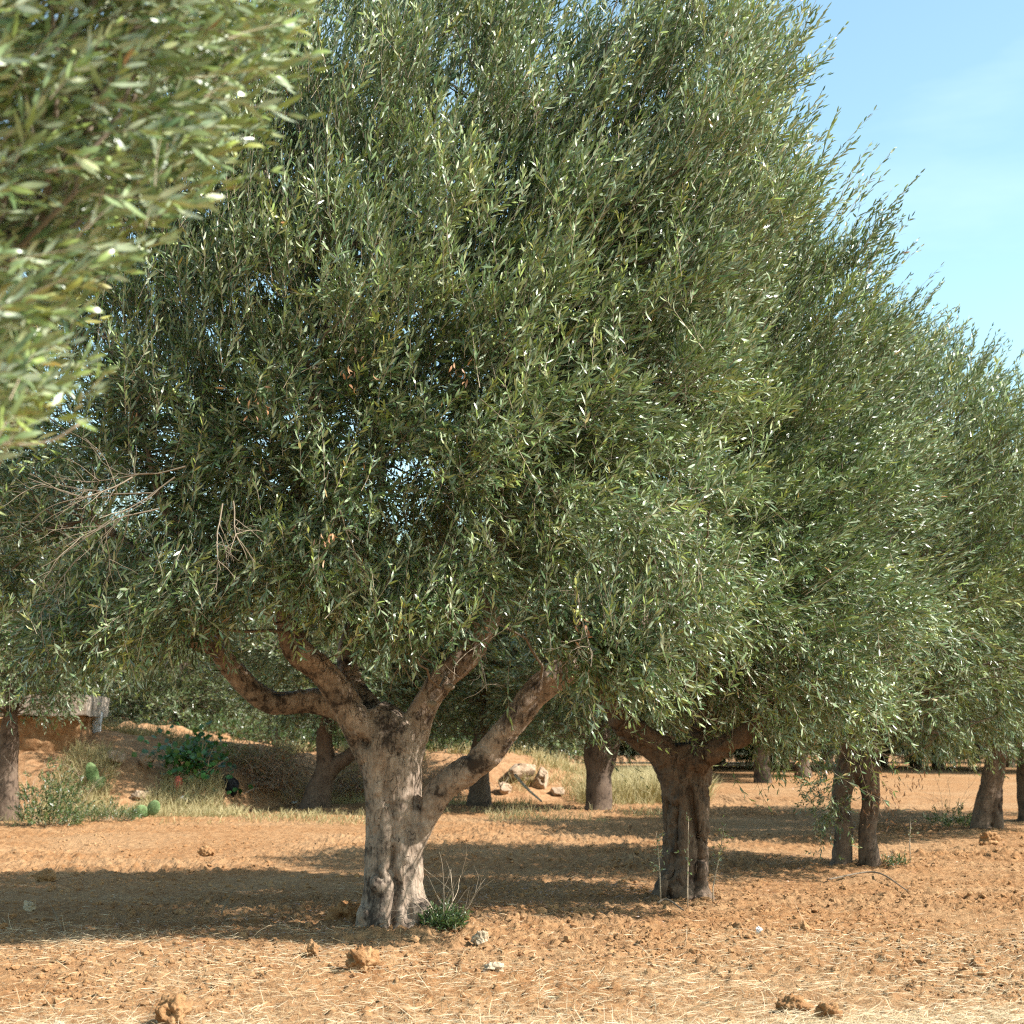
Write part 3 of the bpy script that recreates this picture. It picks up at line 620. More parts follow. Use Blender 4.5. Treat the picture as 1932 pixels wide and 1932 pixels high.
S_ = C3[(C3[:, 2] > 4)]; k = r.integers(0, len(S_), 500); D = nrm(0.6 * nrm(S_[k] - cen3) + A([0, 0, 0.6]) + WIND * 0.35 + r.normal(0, 0.2, (500, 3))); L = r.uniform(0.4, 0.75, 500)
sprays(g, S_[k], D, L, WIND * 0.15 * L[:, None], r, 24, (0.08, 0.016), 1, WIND[None] * np.full((500, 1), 0.3), 0.003, 0.55)
limb_links(g, C3, sk3, r); g.obj('crown', [M_LEAF, M_TWIG], t3, B3)
withered(at(1668, 1500, 19.1), r, 90, 0.13, 0.08).obj('withered_leaves', M_DEAD, t3, B3)
withered(at(1722, 1460, 19.0), r, 40, 0.12, 0.08).obj('withered_leaves', M_DEAD, t3, B3)
g = Geo(); n = 90   # low leafy suckers beside the stems
P = at(1560, 1500, 19.1) + r.normal(0, 1, (n, 3)) * A([0.14, 0.12, 0.28]); D = nrm(A([-0.2, -0.1, -0.3]) + r.normal(0, 0.5, (n, 3)))
sprays(g, P, D, r.uniform(0.15, 0.3, n), r.normal(0, 0.03, (n, 3)), r, 12, (0.07, 0.016), 1, None, 0.003, tone0=r.uniform(0.05, 0.3, n))
g.obj('low_shoots', [M_LEAF, M_TWIG], t3, B3)

# ======================================================================= tree 4
B4 = at(*TREES['t4']); B4[2] = gz(B4[0], B4[1])
t4 = empty('olive_tree', B4)
tag(t4, 'olive tree with two joined leaning stems and a round clod at its foot', 'tree', 'olive trees in the grove')
ch4 = [('trunk', rows((1846, 1590, 25.5, 20), (1848, 1565, 25.5, 17), (1856, 1520, 25.5, 15), (1866, 1470, 25.5, 14), (1870, 1400, 25.5, 12), (1840, 1250, 25.5, 9), (1820, 1100, 25.5, 5)), 20),
       ('trunk', rows((1886, 1595, 25.5, 16), (1883, 1570, 25.5, 13), (1881, 1520, 25.5, 11), (1884, 1465, 25.5, 11), (1895, 1400, 25.5, 10), (1930, 1250, 25.5, 8), (1960, 1080, 25.5, 5)), 0)]
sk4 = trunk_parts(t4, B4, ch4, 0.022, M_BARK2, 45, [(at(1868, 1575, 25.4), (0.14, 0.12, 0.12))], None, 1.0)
r = np.random.default_rng(404)
cenf = A([0, 0, 3.9]); Cf = poisson(ell_points(cenf, A([2.55, 2.55, 2.6]), 900, r, 0.3, 0.16, 61), 0.5)
Cf = Cf[Cf[:, 2] > 1.75]; print('far clumps', len(Cf))
def far_crown(seed, C):
    r = np.random.default_rng(seed); g = Geo()
    fill_clumps(g, C, r, cenf - A([0, 0, 0.6]), 1.6, 6.3, 30, 0.5, leaf=(0.115, 0.025), nl=14, lod=1, wind=0.4, twig=0.004)
    sk = A([[0, 0, 1.6, 0.12], [0, 0, 2.4, 0.1], [0.6, 0.2, 3, 0.08], [-0.6, 0, 3, 0.08], [0, -0.6, 3.2, 0.08], [0, 0.5, 3.6, 0.07]])
    limb_links(g, C, sk, r); return g
FAR = far_crown(71, Cf).mesh('far_crown', [M_LEAF, M_TWIG])
def add_far_crown(root, s=1.0, rz=0.0, dz=0.0, sz=1.0):
    o = bpy.data.objects.new('crown', FAR); COL.objects.link(o); o.parent = root
    o.scale = (s, s, s * sz); o.rotation_euler = (0, 0, rz); o.location = (0, 0, dz); return o
add_far_crown(t4, 1.04, 0.4, -0.4)

# ======================================================================= trees farther back
def far_tree(px_, Y, label, stems, s=1.0, rz=0.0, dz=0.0, sz=1.0, mat=M_BARK2):
    b = at(px_, 1500, Y); b[2] = gz(b[0], b[1]); t = empty('olive_tree', b)
    tag(t, label, 'tree', 'olive trees in the grove')
    rr = np.random.default_rng(int(px_ * 7 + Y))
    for k, st in enumerate(stems):
        g = Geo(); pa = smooth_path(A(st, ) + A([0, 0, 0, 0.0]), 26)
        def lob(P, th): return 1 + 0.30 * fbm(np.stack([np.cos(th)[None] * 1.6 + 0 * P[:, :1], np.sin(th)[None] * 1.6 + 0 * P[:, :1], P[:, 2:3] * 2.2 + 0 * th[None]], -1) + px_, 3, k)
        tube(g, pa, 18, 0, 0.5, lob); g.obj('trunk' if k == 0 else 'branch', mat, t)
    add_far_crown(t, s, rz, dz, sz); return t
Y_ = [(0, 0, -.1, .30), (0.0, 0, 0.1, .27), (-0.02, 0, 0.7, .22), (0, 0, 1.2, .22), (0.05, 0, 1.9, .12), (0.1, 0, 3, .05)]
far_tree(605, 33, 'olive tree with a leaning V forked trunk below the lowest left limb', [[(-.12, 0, -.1, .36), (-.1, 0, .1, .30), (0.02, 0, .5, .24), (0.1, 0, 0.9, .20), (0.05, 0, 1.5, .16), (0, 0, 2.5, .08)], [(-.02, 0, .45, .2), (.25, 0, .85, .17), (.6, 0, 1.1, .14), (1.0, 0, 1.5, .1), (1.2, 0, 2.3, .06)]], 0.95, 1.2, 0.15)
far_tree(905, 34, 'olive tree with a stout dark trunk seen through the fork of the biggest tree', [Y_], 0.95, 2.1, 0.0)
far_tree(1130, 32, 'olive tree with a straight dark trunk in front of dry yellow grass', [[(0, 0, -.1, .34), (0, 0, .1, .29), (0, 0, .7, .26), (0, 0, 1.2, .30), (0.05, 0, 1.9, .12), (0.1, 0, 3, .05)], [(0.05, 0, .5, .14), (.3, 0, 1.1, .09), (.5, 0, 1.8, .06)]], 0.95, 3.3, -0.1)
far_tree(12, 29, 'olive tree at the far left edge, its dark trunk beside a low bush', [[(0, 0, -.1, .28), (0, 0, .1, .25), (-.03, 0, 1.0, .2), (0, 0, 1.7, .16), (0.05, 0, 3, .06)]], 1.0, 4.2, 0.35)
far_tree(1945, 29, 'olive tree cut by the right edge behind the two stem tree', [[(0, 0, -.1, .3), (0, 0, .1, .26), (-.03, 0, 0.7, .2), (0, 0, 1.7, .16), (0.05, 0, 3, .06)]], 1.0, 5.2, -0.35)
far_tree(330, 41, 'olive tree standing up behind the earth bank and the green vine', [Y_], 1.0, 0.7, -0.7)
far_tree(120, 44, 'olive tree rising behind the concrete capped wall', [Y_], 1.05, 2.6, -0.6)
far_tree(760, 44, 'pale olive tree farthest back, seen between the middle limbs of the biggest tree', [Y_], 1.0, 3.9, -0.8)
far_tree(1010, 45, 'olive tree behind the pale boulders on the bank', [Y_], 1.0, 5.5, -0.8)
far_tree(1260, 47, 'distant olive tree beyond the dry yellow grass', [Y_], 1.0, 0.1, 0.0)
far_tree(1440, 46, 'distant slim olive tree right of the furrowed trunk', [Y_], 1.0, 1.6, -0.15)
far_tree(1515, 50, 'distant olive tree left of the double stem tree', [Y_], 1.05, 2.9, -0.1)
far_tree(1730, 62, 'most distant olive tree at the end of the bare field', [Y_], 1.15, 4.4, -0.2)
far_tree(1905, 60, 'distant olive tree behind the right edge stems', [Y_], 1.15, 5.9, -0.2)
far_tree(1560, 68, 'tiny olive tree at the back of the field, behind the two stems', [Y_], 1.15, 0.9, -0.2)

for k, (px_, Y) in enumerate([(x_, 54 + 9 * ((j * 37) % 10) / 10) for j, x_ in enumerate(range(-120, 2080, 105))] + [(x_, 72) for x_ in range(-80, 2050, 120)]):
    b = at(px_, 1450, Y); b[2] = gz(b[0], b[1]); t = empty('olive_tree', b)
    tag(t, 'distant olive tree in the continuous row closing the back of the grove', 'tree', 'distant olive trees closing the grove')
    rr = np.random.default_rng(900 + k); g = Geo(); tube(g, smooth_path(A([(0, 0, -.2, .3), (0, 0, .2, .24), (rr.normal(0, .1), 0, 1.2, .2), (0, 0, 2.6, .1)]), 14), 12, 0, 0.5)
    g.obj('trunk', M_BARK2, t); add_far_crown(t, rr.uniform(0.95, 1.25), rr.uniform(0, 6.2), rr.uniform(-1.5, -0.9))
# ======================================================================= near tree, out of focus at the upper left
BF = A([-3.7, 5.0, gz(-3.7, 5.0)]); tf = empty('olive_tree', BF)
tag(tf, 'nearest olive tree, its blurred leafy boughs reaching in at the upper left corner', 'tree', 'olive trees in the grove')
r = np.random.default_rng(505)
chf = [('trunk', A([[-3.7, 5.0, -.1, .3], [-3.7, 5, .2, .26], [-3.72, 5, .9, .22], [-3.65, 5, 1.5, .2], [-3.4, 4.9, 2.3, .11], [-2.9, 4.8, 3.2, .06]]), 20),
       ('branch', A([[-3.65, 5, 1.4, .13], [-3.0, 4.8, 2.1, .09], [-2.2, 4.5, 2.6, .06], [-1.6, 4.3, 2.75, .03]]), 0.6), ('branch', A([[-3.7, 5, 1.4, .13], [-4.2, 5.2, 2.2, .1], [-4.6, 5.4, 3.3, .05]]), 0.6)]
skf = trunk_parts(tf, BF, chf, 0.03, M_BARK, 55)
n = 900; Yc = r.uniform(3.7, 5.3, n); pxs = r.uniform(-350, 560, n); pys = r.uniform(-500, 800, n)
lim = np.interp(pys, [-500, 0, 120, 250, 360, 430, 560, 660, 760, 800], [520, 500, 500, 410, 330, 220, 110, 60, 60, 0])
Cn = A([at(a, b, c) for a, b, c, l in zip(pxs, pys, Yc, lim) if a < l])
Cn = poisson(Cn, 0.165)
Cr = poisson(ell_points(A([-3.7, 5.0, 4.2]), A([2.1, 2.0, 2.1]), 260, r, 0.4), 0.5)
px, py, dz = project(Cr); Cr = Cr[(px < -60) & (Cr[:, 2] > 2)]
g = Geo(); nC = len(Cn); per = 10
cc = np.repeat(Cn, per, 0); D = nrm(A([0.80, -0.05, 0.36]) + r.normal(0, 0.40, (nC * per, 3))); L = r.uniform(0.14, 0.32, nC * per)
P = cc + r.normal(0, 0.085, cc.shape) - D * L[:, None] * 0.6
px, py, dz = project(P + D * L[:, None])
lim = np.interp(py, [-500, 0, 120, 250, 360, 430, 560, 660, 740, 810, 850], [660, 590, 590, 510, 430, 310, 200, 170, 190, 190, -50])
k = px < lim + r.normal(0, 14, len(px))
sprays(g, P[k], D[k], L[k], r.normal(0, 0.025, (k.sum(), 3)) + A([0.03, 0, 0.0]), r, 14, (0.074, 0.0165), 0, WIND[None] * np.full((k.sum(), 1), 0.15), 0.0020, 0.72, tone0=r.uniform(0.5, 0.9, k.sum()))
fill_clumps(g, Cr, r, A([-3.7, 5, 3.6]), 2, 6, 30, 0.45, leaf=(0.075, 0.016), lod=1, nl=16)
limb_links(g, np.vstack([Cn[::9], Cr]), skf, r, 0.01)
g.obj('crown', [M_LEAF, M_TWIG], tf, BF)
o = olives(Cn, r, 130, 0.13, s=(0.0085, 0.0115)).obj('olive_fruit', M_OLIVE, tf, BF); o['kind'] = 'stuff'
for pts in ([(20, 60), (45, 160), (62, 250), (70, 330)], [(120, 480), (180, 400), (205, 330), (260, 300)], [(-60, 822), (20, 838), (95, 832), (150, 800)]):
    g = Geo(); tube(g, smooth_path(A([[*at(a, b, 3.95), 0.0032] for a, b in pts]), 16), 6, 0, 0.75); g.obj('bare_twig', M_TWIG, tf, BF)

# ======================================================================= undergrowth
def bush(name, px_, py_, Y, size, n, label, cat, mat=M_BUSH, leaf=(0.045, 0.014), twigs=6, seed=1, tl=0.5, nl=14, lod=0, group=None, up=0.6):
    b = at(px_, py_, Y); b[2] = gz(b[0], b[1]); t = empty(name, b); tag(t, label, cat, group)
    r = np.random.default_rng(seed); g = Geo(); size = A(size)
    q = nrm(r.normal(size=(n, 3))); q[:, 2] = np.abs(q[:, 2]); q = q * r.uniform(0.15, 1, (n, 1)) ** 0.6 * size
    D = nrm(q / size * 0.7 + A([0.1, 0, up]) + r.normal(0, 0.35, (n, 3))); L = r.uniform(0.5, 1.1, n) * min(0.25, size.max() * 0.7)
    P = b + q - D * L[:, None] * 0.5; P[:, 2] = np.maximum(P[:, 2], b[2] + 0.01)
    sprays(g, P, D, L, r.normal(0, 0.02, (n, 3)), r, nl, leaf, lod, None, 0.0022, 0.8, tone0=r.uniform(0.1, 0.85, n))
    g.obj('foliage', [mat, M_TWIG], t, b)
    for k in range(twigs):
        g = Geo(); a = r.uniform(-1, 1); dead_branch(g, b + A([a * size[0] * 0.4, 0, 0]), A([a * 0.5 + 0.1, r.normal(0, 0.2), 1]), tl * r.uniform(0.6, 1.2), r, 1, 0.004)
        g.obj('stem', M_TWIG, t, b)
    return t
bush('sucker_bush', 838, 1742, 12.75, (0.19, 0.16, 0.20), 150, 'small green bush with bare twigs at the foot of the biggest trunk', 'bush', leaf=(0.040, 0.012), twigs=9, seed=21, tl=0.62)
bush('shrub', 100, 1520, 27.5, (0.75, 0.6, 1.15), 260, 'low dark shrub right of the trunk at the far left edge', 'shrub', leaf=(0.06, 0.022), seed=22, lod=1, twigs=8, tl=1.3)
bush('shrub', 1800, 1565, 26.5, (0.5, 0.4, 0.35), 60, 'sparse twiggy shrub left of the two stem tree', 'shrub', leaf=(0.06, 0.02), seed=23, lod=1, twigs=8, tl=0.9)
bush('shrub', 210, 1525, 28.5, (0.75, 0.4, 0.35), 150, 'grey green low shrub spreading at the foot of the grassy bank', 'shrub', leaf=(0.06, 0.012), seed=24, lod=1, twigs=2, tl=0.4)
bush('weed_plant', 1690, 1610, 19.3, (0.2, 0.15, 0.1), 26, 'little green weed beside the two separate stems', 'plant', leaf=(0.04, 0.014), seed=25, lod=1, twigs=2, tl=0.3)
for a_, lab in ((420, 'bushy green shrub crowning the bank behind the dead brush heap'), (560, 'pale green shrub on the bank top left of the V forked tree'), (700, 'green shrub on the bank top hidden behind the biggest trunk'), (830, 'dusty shrub on the bank top behind the stout dark trunk')):
    t = bush('shrub', a_, 1500, 38.5, (1.5, 0.7, 1.0), 240, lab, 'shrub', leaf=(0.10, 0.03), seed=40 + a_, lod=1, twigs=0); t.location.z += 1.0
def sprout(px_, py_, Y, pts, label, seed, nl=14):
    b = at(px_, py_, Y); b[2] = gz(b[0], b[1]); t = empty('olive_sprout', b); tag(t, label, 'sprout', 'thin sprouts around the furrowed trunk')
    r = np.random.default_rng(seed); pa = smooth_path(A([[*at(a, c, Y), 0.006] for a, c in pts]), 16); pa[0, 2] = b[2] - 0.03; pa[:, 3] = np.linspace(0.007, 0.003, 16)
    g = Geo(); tube(g, pa, 6, 0, 0.8); g.obj('stem', M_TWIG, t, b)
    g = Geo(); n = nl; k = r.integers(4, 16, n)
    sprays(g, pa[k, :3], nrm(A([0, -0.2, 0.5]) + r.normal(0, 0.7, (n, 3))), r.uniform(0.04, 0.12, n), np.zeros((n, 3)), r, 4, (0.05, 0.014), 0, None, 0.002, 0.8, tone0=r.uniform(0.5, 0.9, n))
    g.obj('foliage', [M_LEAF, M_TWIG], t, b)
sprout(1246, 1675, 15.2, [(1246, 1670), (1243, 1620), (1238, 1570)], 'thin leafy sprout left of the furrowed trunk', 31)
sprout(1297, 1690, 15.0, [(1297, 1690), (1298, 1620), (1299, 1540)], 'thin straight sprout right in front of the furrowed trunk', 32, 8)
sprout(1346, 1690, 15.3, [(1344, 1680), (1356, 1620), (1366, 1560)], 'thin leafy sprout right of the furrowed trunk', 33, 18)
sprout(1716, 1590, 20.5, [(1716, 1590), (1717, 1570), (1718, 1545)], 'thin bare sprout in the open soil right of the two separate stems', 34, 4)

# sticks on the soil
def stick(pts, Y, rad, label, seed=1):
    P = []
    for a, b_, *yy in pts:
        q = at(a, b_, yy[0] if yy else Y); P.append(q)
    P = A(P)
    return P
def ground_stick(xy, rad, label, lift=0.02):
    P = A([[x, y, gz(x, y) + lift + h, rr] for x, y, h, rr in [(a, b_, c, rad * d) for a, b_, c, d in xy]])
    g = Geo(); tube(g, smooth_path(P, 24), 6, 0, 0.3); o = g.obj('fallen_branch', M_TWIG)
    tag(o, label, 'branch', 'fallen branches on the soil')
def gxy(px_, py_):
    Y = 1.40 * FPX / (py_ - 1425.0); q = at(px_, py_, Y); return q[0], q[1]
a = gxy(1560, 1648); b_ = gxy(1650, 1643); c = gxy(1712, 1668)
ground_stick([(*a, 0.0, 1), (*b_, 0.025, 1), (*c, 0.01, 0.6)], 0.010, 'long dark curved branch lying before the two separate stems')
a = gxy(1240, 1695); b_ = gxy(1290, 1705)
ground_stick([(*a, 0.02, 1), ((a[0] + b_[0]) / 2, a[1], 0.05, 1), (*b_, 0.02, 0.6)], 0.01, 'short pale stick before the furrowed trunk')
a = gxy(415, 1708)
ground_stick([(*a, -0.03, 1), (a[0] + 0.05, a[1], 0.07, 0.9), (a[0] + 0.11, a[1], 0.19, 0.6)], 0.008, 'thin dark twig standing up in the shadow left of the biggest trunk')
a = gxy(118, 1738)
ground_stick([(*a, -0.03, 1), (a[0] - 0.06, a[1], 0.10, 0.8), (a[0] - 0.12, a[1], 0.2, 0.6)], 0.007, 'thin twig leaning left in the soil at the left edge')

# individual clods and stones
def lump(name, px_, py_, wpx, hpx, label, cat, mat=M_CLOD, seed=1, tm=ICO5, facet=0.55, amp=0.9, group='big clods and stones on the field'):
    x, y = gxy(px_, py_ + hpx * 0.5); rx = wpx * 0.5 * y / FPX; rz = hpx * 0.62 * y / FPX
    c = A([x, y, gz(x, y) + rz * 0.55]); g = Geo(); r = np.random.default_rng(seed)
    blobs(g, A([c]), A([[rx * 1.05, rx * 0.9, rz]]), tm, amp, 1.5, seed, 0, 0.5, facet)
    V = g.V[0]; q = (V - c) / rx; V += nrm(V - c) * (rx * (0.30 * fbm(q * 3.2 + seed, 4, seed) + 0.16 * np.abs(fbm(q * 9, 3, seed + 3))))[:, None]
    o = g.obj(name, mat, None, c, smooth=True); o.location = c
    tag(o, label, cat, group)
lump('soil_clod', 680, 1782, 60, 42, 'flat topped orange clod just before the biggest trunk', 'clod', seed=3)
lump('soil_clod', 325, 1862, 68, 46, 'big crumbly clod in the straw at the lower left', 'clod', seed=5)
lump('soil_clod', 188, 1925, 46, 34, 'angular clod at the bottom edge on the left', 'clod', seed=7)
lump('soil_clod', 1562, 1862, 44, 34, 'round dark clod in the straw at the lower right', 'clod', seed=9)
lump('soil_clod', 1160, 1912, 60, 40, 'wide crumbly clod at the bottom edge near the middle', 'clod', seed=11)
lump('soil_clod', 1495, 1850, 60, 30, 'low broken clod left of the round dark clod', 'clod', seed=13)
lump('soil_clod', 590, 1770, 22, 30, 'narrow clod standing on edge left of the flat topped clod', 'clod', seed=15)
lump('soil_clod', 1864, 1584, 34, 24, 'round clod against the foot of the two joined leaning stems', 'clod', seed=17)
lump('soil_clod', 652, 1705, 58, 40, 'heaped orange clod left of the biggest trunk', 'clod', seed=19)
lump('soil_clod', 85, 1640, 34, 26, 'rounded clod in the shadow at the left edge', 'clod', seed=23)
lump('soil_clod', 390, 1600, 26, 18, 'small clod alone in the sunlit soil left of the biggest trunk', 'clod', seed=25)
lump('soil_clod', 1236, 1920, 24, 26, 'small round clod right of the wide crumbly clod', 'clod', seed=27)
lump('soil_clod', 800, 1905, 22, 22, 'small clod upright in the straw at the bottom', 'clod', seed=29)
lump('stone', 905, 1742, 30, 24, 'pale yellowish stone right of the small green bush', 'stone', M_STONE, 31, facet=0.8)
lump('stone', 57, 1694, 24, 16, 'pale pinkish stone on the sunlit soil at the left', 'stone', M_STONE, 33, facet=0.8)
lump('stone', 1432, 1729, 12, 10, 'tiny white stone on bare soil below the furrowed trunk', 'stone', M_WHITE, 35, facet=0.8)
lump('stone', 930, 1790, 36, 14, 'flat pale stone sunk in soil right of the flat topped clod', 'stone', M_STONE, 37, facet=0.8)
lump('stone', 116, 1886, 24, 16, 'small angular white stone near the big crumbly clod', 'stone', M_STONE, 39, facet=0.85)

# ------------------------------------------------------------------ straw, fallen leaves
g = Geo()
def blades(n, x, y, r, hl, lift, tone, wid=0.0013, flat=0.12, mat=0):
    z = gbase(x, y) + gfine(x, y)
    a = r.uniform(0, 6.28, n); e = np.abs(r.normal(0, flat, n)); L = r.uniform(*hl, n)
    D = np.stack([np.cos(a) * np.cos(e), np.sin(a) * np.cos(e), np.sin(e)], -1)
    B = np.stack([x, y, z + lift * r.uniform(0.1, 1, n)], -1)
    add_leaves(g, B, D, nrm(A([0, -0.5, 1]) + r.normal(0, 0.5, (n, 3))), L, wid * r.uniform(0.7, 1.6, n) * 2, tone, mat, 0, r.normal(0.0, 0.12, n))
x, y, r = scatter(110000, 7.1, 13, 61, 1.0)
dens = np.clip((9.8 + 0.30 * x - y) / 1.8, 0, 1) * np.clip(0.55 + 1.5 * fbm(p3(x * 1.1, y * 1.6, 1.0), 3, 3), 0.05, 1) + np.clip(0.10 + 0.14 * vnoise(p3(x, y, 2.0), 5), 0.02, 1)
k = r.uniform(size=len(x)) < dens; x, y = x[k], y[k]; n = len(x); print('straw', n)
blades(n, x, y, r, (0.03, 0.19), 0.03, np.clip(r.normal(0.62, 0.22, n), 0, 1))
x, y, r = scatter(9000, 8.5, 20, 62, 1.0); k = r.uniform(size=len(x)) < np.clip(0.35 + 0.9 * vnoise(p3(x * 1.1, y * 0.8, 9.0), 15), 0.03, 1); x, y = x[k], y[k]
blades(len(x), x, y, r, (0.04, 0.16), 0.02, np.clip(r.normal(0.5, 0.25, len(x)), 0, 1))
x, y, r = scatter(2600, 7.2, 14, 63, 1.0); k = r.uniform(size=len(x)) < np.clip((10.5 - y) / 3, 0.12, 0.8); x, y = x[k], y[k]
blades(len(x), x, y, r, (0.08, 0.24), 0.01, np.clip(r.normal(0.65, 0.2, len(x)), 0, 1), 0.0013, 0.7)
o = g.obj('straw', M_STRAW); tag(o, 'pale dry straw and grass bits littered over the soil', 'straw', kind='stuff')
g = Geo(); n = 5200; r = np.random.default_rng(64)
k = r.integers(0, 4, n); c = TB[k]; rad = r.uniform(0, 1, n) ** 0.6 * 2.6; a = r.uniform(0, 6.28, n)
x, y = c[:, 0] + rad * np.cos(a), c[:, 1] + rad * np.sin(a); z = gbase(x, y) + gfine(x, y)
D = nrm(np.stack([np.cos(a * 7), np.sin(a * 7), r.normal(0, 0.3, n)], -1))
add_leaves(g, np.stack([x, y, z + 0.012], -1), D, nrm(A([0, 0, 1]) + r.normal(0, 0.4, (n, 3))), r.uniform(0.04, 0.07, n), r.uniform(0.009, 0.014, n), r.uniform(0.2, 1, n), 0, 0)
o = g.obj('leaf_litter', M_DEAD); tag(o, 'fallen brown olive leaves scattered under the trees', 'leaf litter', kind='stuff')

# ======================================================================= back of the field, left: earth bank
xb = np.linspace(-24, 3.6, 220); yb = np.linspace(29.5, 46, 110); X, Yb = np.meshgrid(xb, yb)
edge = np.interp(X, [-24, -12, -8.5, -6.0, -4.5, -2, 0, 2, 3.6], [30.5, 30.6, 29.9, 30.8, 34, 35, 35.2, 35.5, 37])
hgt = np.interp(X, [-24, -12, -8, -5, -2, 0.5, 2, 3.6], [2.0, 2.0, 1.6, 1.15, 1.1, 1.0, 0.6, 0.0])
t = np.clip((Yb - edge) / np.interp(X, [-12, -7, -4], [4.2, 4.4, 2.6]), 0, 1); t = t * t * (3 - 2 * t)
Zb = gbase(X, Yb) - 0.12 + t * hgt * (1 + 0.15 * fbm(p3(X, Yb) * 0.8, 3, 4)) + t * 0.16 * fbm(p3(X, Yb) * 2.2, 4, 7)
g = Geo(); nx = 220; i = np.arange(109)[:, None] * nx + np.arange(219)[None]
g.add(np.stack([X, Yb, Zb], -1), None, np.stack([i, i + 1, i + nx + 1, i + nx], -1).reshape(-1, 4))
o = g.obj('earth_bank', M_ORANGE); o['kind'] = 'structure'
def bz(x, y):
    return Zb[np.clip(np.round((y - 29.5) / 16.5 * 109).astype(int), 0, 109), np.clip(np.round((x + 24) / 27.6 * 219).astype(int), 0, 219)]
# dry grass on its slope and on the field edge beyond
g = Geo(); r = np.random.default_rng(77)
def tufts(n, x, y, z, L, tone):
    D = nrm(np.stack([r.normal(0.15, 0.45, n), r.normal(-0.2, 0.4, n), np.ones(n)], -1))
    add_leaves(g, np.stack([x, y, z - 0.02], -1), D, nrm(A([0, -1, 0.4]) + r.normal(0, 0.4, (n, 3))), L, 0.011 + 0 * L, tone, 0, 0, r.uniform(-.1, .5, n))
n = 15000; x = r.uniform(-9.4, -5.4, n); y = 30 + r.uniform(0, 1, n) * 4.5; k = (vnoise(p3(x * 0.9, y * 0.9, 1.0), 8) > -0.35); x, y = x[k], y[k]
tufts(len(x), x, y, bz(x, y), r.uniform(0.12, 0.42, len(x)), np.clip(r.normal(0.6, 0.25, len(x)), 0, 1))
n = 16000; x = r.uniform(-5.6, 3.2, n); y = r.uniform(33.8, 39.5, n); k = vnoise(p3(x * 1.1, y * 1.1, 2.0), 28) > -0.12; x, y = x[k], y[k]
tufts(len(x), x, y, bz(x, y), r.uniform(0.1, 0.45, len(x)), np.clip(r.normal(0.55, 0.3, len(x)), 0, 1))
n = 9000; x = r.uniform(1.5, 4.4, n); y = r.uniform(34.5, 41, n)
tufts(n, x, y, gbase(x, y), r.uniform(0.3, 0.85, n), np.clip(r.normal(0.6, 0.2, n), 0, 1))
n = 5000; x = r.uniform(-13, 3, n); y = r.uniform(27.5, 31, n); k = vnoise(p3(x * 0.7, y * 0.7, 4.0), 18) > 0.15; x, y = x[k], y[k]
tufts(len(x), x, y, gbase(x, y), r.uniform(0.08, 0.25, len(x)), np.clip(r.normal(0.55, 0.25, len(x)), 0, 1))
o = g.obj('dry_grass', M_GRASS); tag(o, 'tall dry yellow grass on the bank and the far field edge', 'grass', kind='stuff')

def on_bank(px_, py_, y0=29.6):
    for Y in np.arange(y0, 45, 0.05):
        q = at(px_, py_, Y)
        if q[2] <= max(gz(q[0], q[1]), bz(A([q[0]]), A([q[1]]))[0]): return q
    return at(px_, py_, 34)
# concrete capped wall above the orange bank
def box(g, lo, hi, seed, amp=0.012, n=14):
    lo, hi = A(lo), A(hi)
    for ax in range(3):
        for sgn in (0, 1):
            a_, b_ = [k for k in range(3) if k != ax]; u = np.linspace(0, 1, n); U, W = np.meshgrid(u, u)
            V = np.zeros((n, n, 3)); V[..., ax] = hi[ax] if sgn else lo[ax]; V[..., a_] = lo[a_] + (hi - lo)[a_] * U; V[..., b_] = lo[b_] + (hi - lo)[b_] * W
            V = V.reshape(-1, 3); V = V + amp * np.stack([fbm(V * 3.1 + 5 * k, 3, seed + k) for k in range(3)], -1)
            i = np.arange(n - 1)[:, None] * n + np.arange(n - 1)[None]; Q = np.stack([i, i + 1, i + n + 1, i + n], -1).reshape(-1, 4)
            if (sgn == 1) == (ax == 1): Q = Q[:, ::-1]
            g.add(V, None, Q)
wx0, wx1, wy = at(-60, 1350, 33)[0], at(163, 1350, 33)[0], 33.0
zt = at(100, 1352, 33)[2]
wb = A([(wx0 + wx1) / 2, wy, 1.2]); tw = empty('garden_wall', wb)
tag(tw, 'low orange rubble wall under a pale concrete cap at the back left', 'wall')
g = Geo(); box(g, (wx0, wy, 0.6), (wx1 - 0.08, wy + 0.7, zt), 3, 0.13, 34); g.obj('rubble_face', M_ORANGE, tw, wb)
g = Geo(); box(g, (wx0 - 0.2, wy - 0.22, zt + 0.02), (wx1 + 0.05, wy + 1.6, zt + 0.46), 5, 0.03, 16); g.obj('cap_slab', M_CONC, tw, wb)
pb = at(182, 1400, 34.0); pz = bz(A([pb[0]]), A([pb[1]]))[0]
g = Geo(); box(g, (pb[0] - .08, pb[1] - .07, pz - 0.2), (pb[0] + .08, pb[1] + .07, zt + 0.12), 9, 0.03, 12); o = g.obj('white_post', M_WHITE, None, pb); o.location = pb
tag(o, 'white painted post at the right end of the concrete capped wall', 'post')
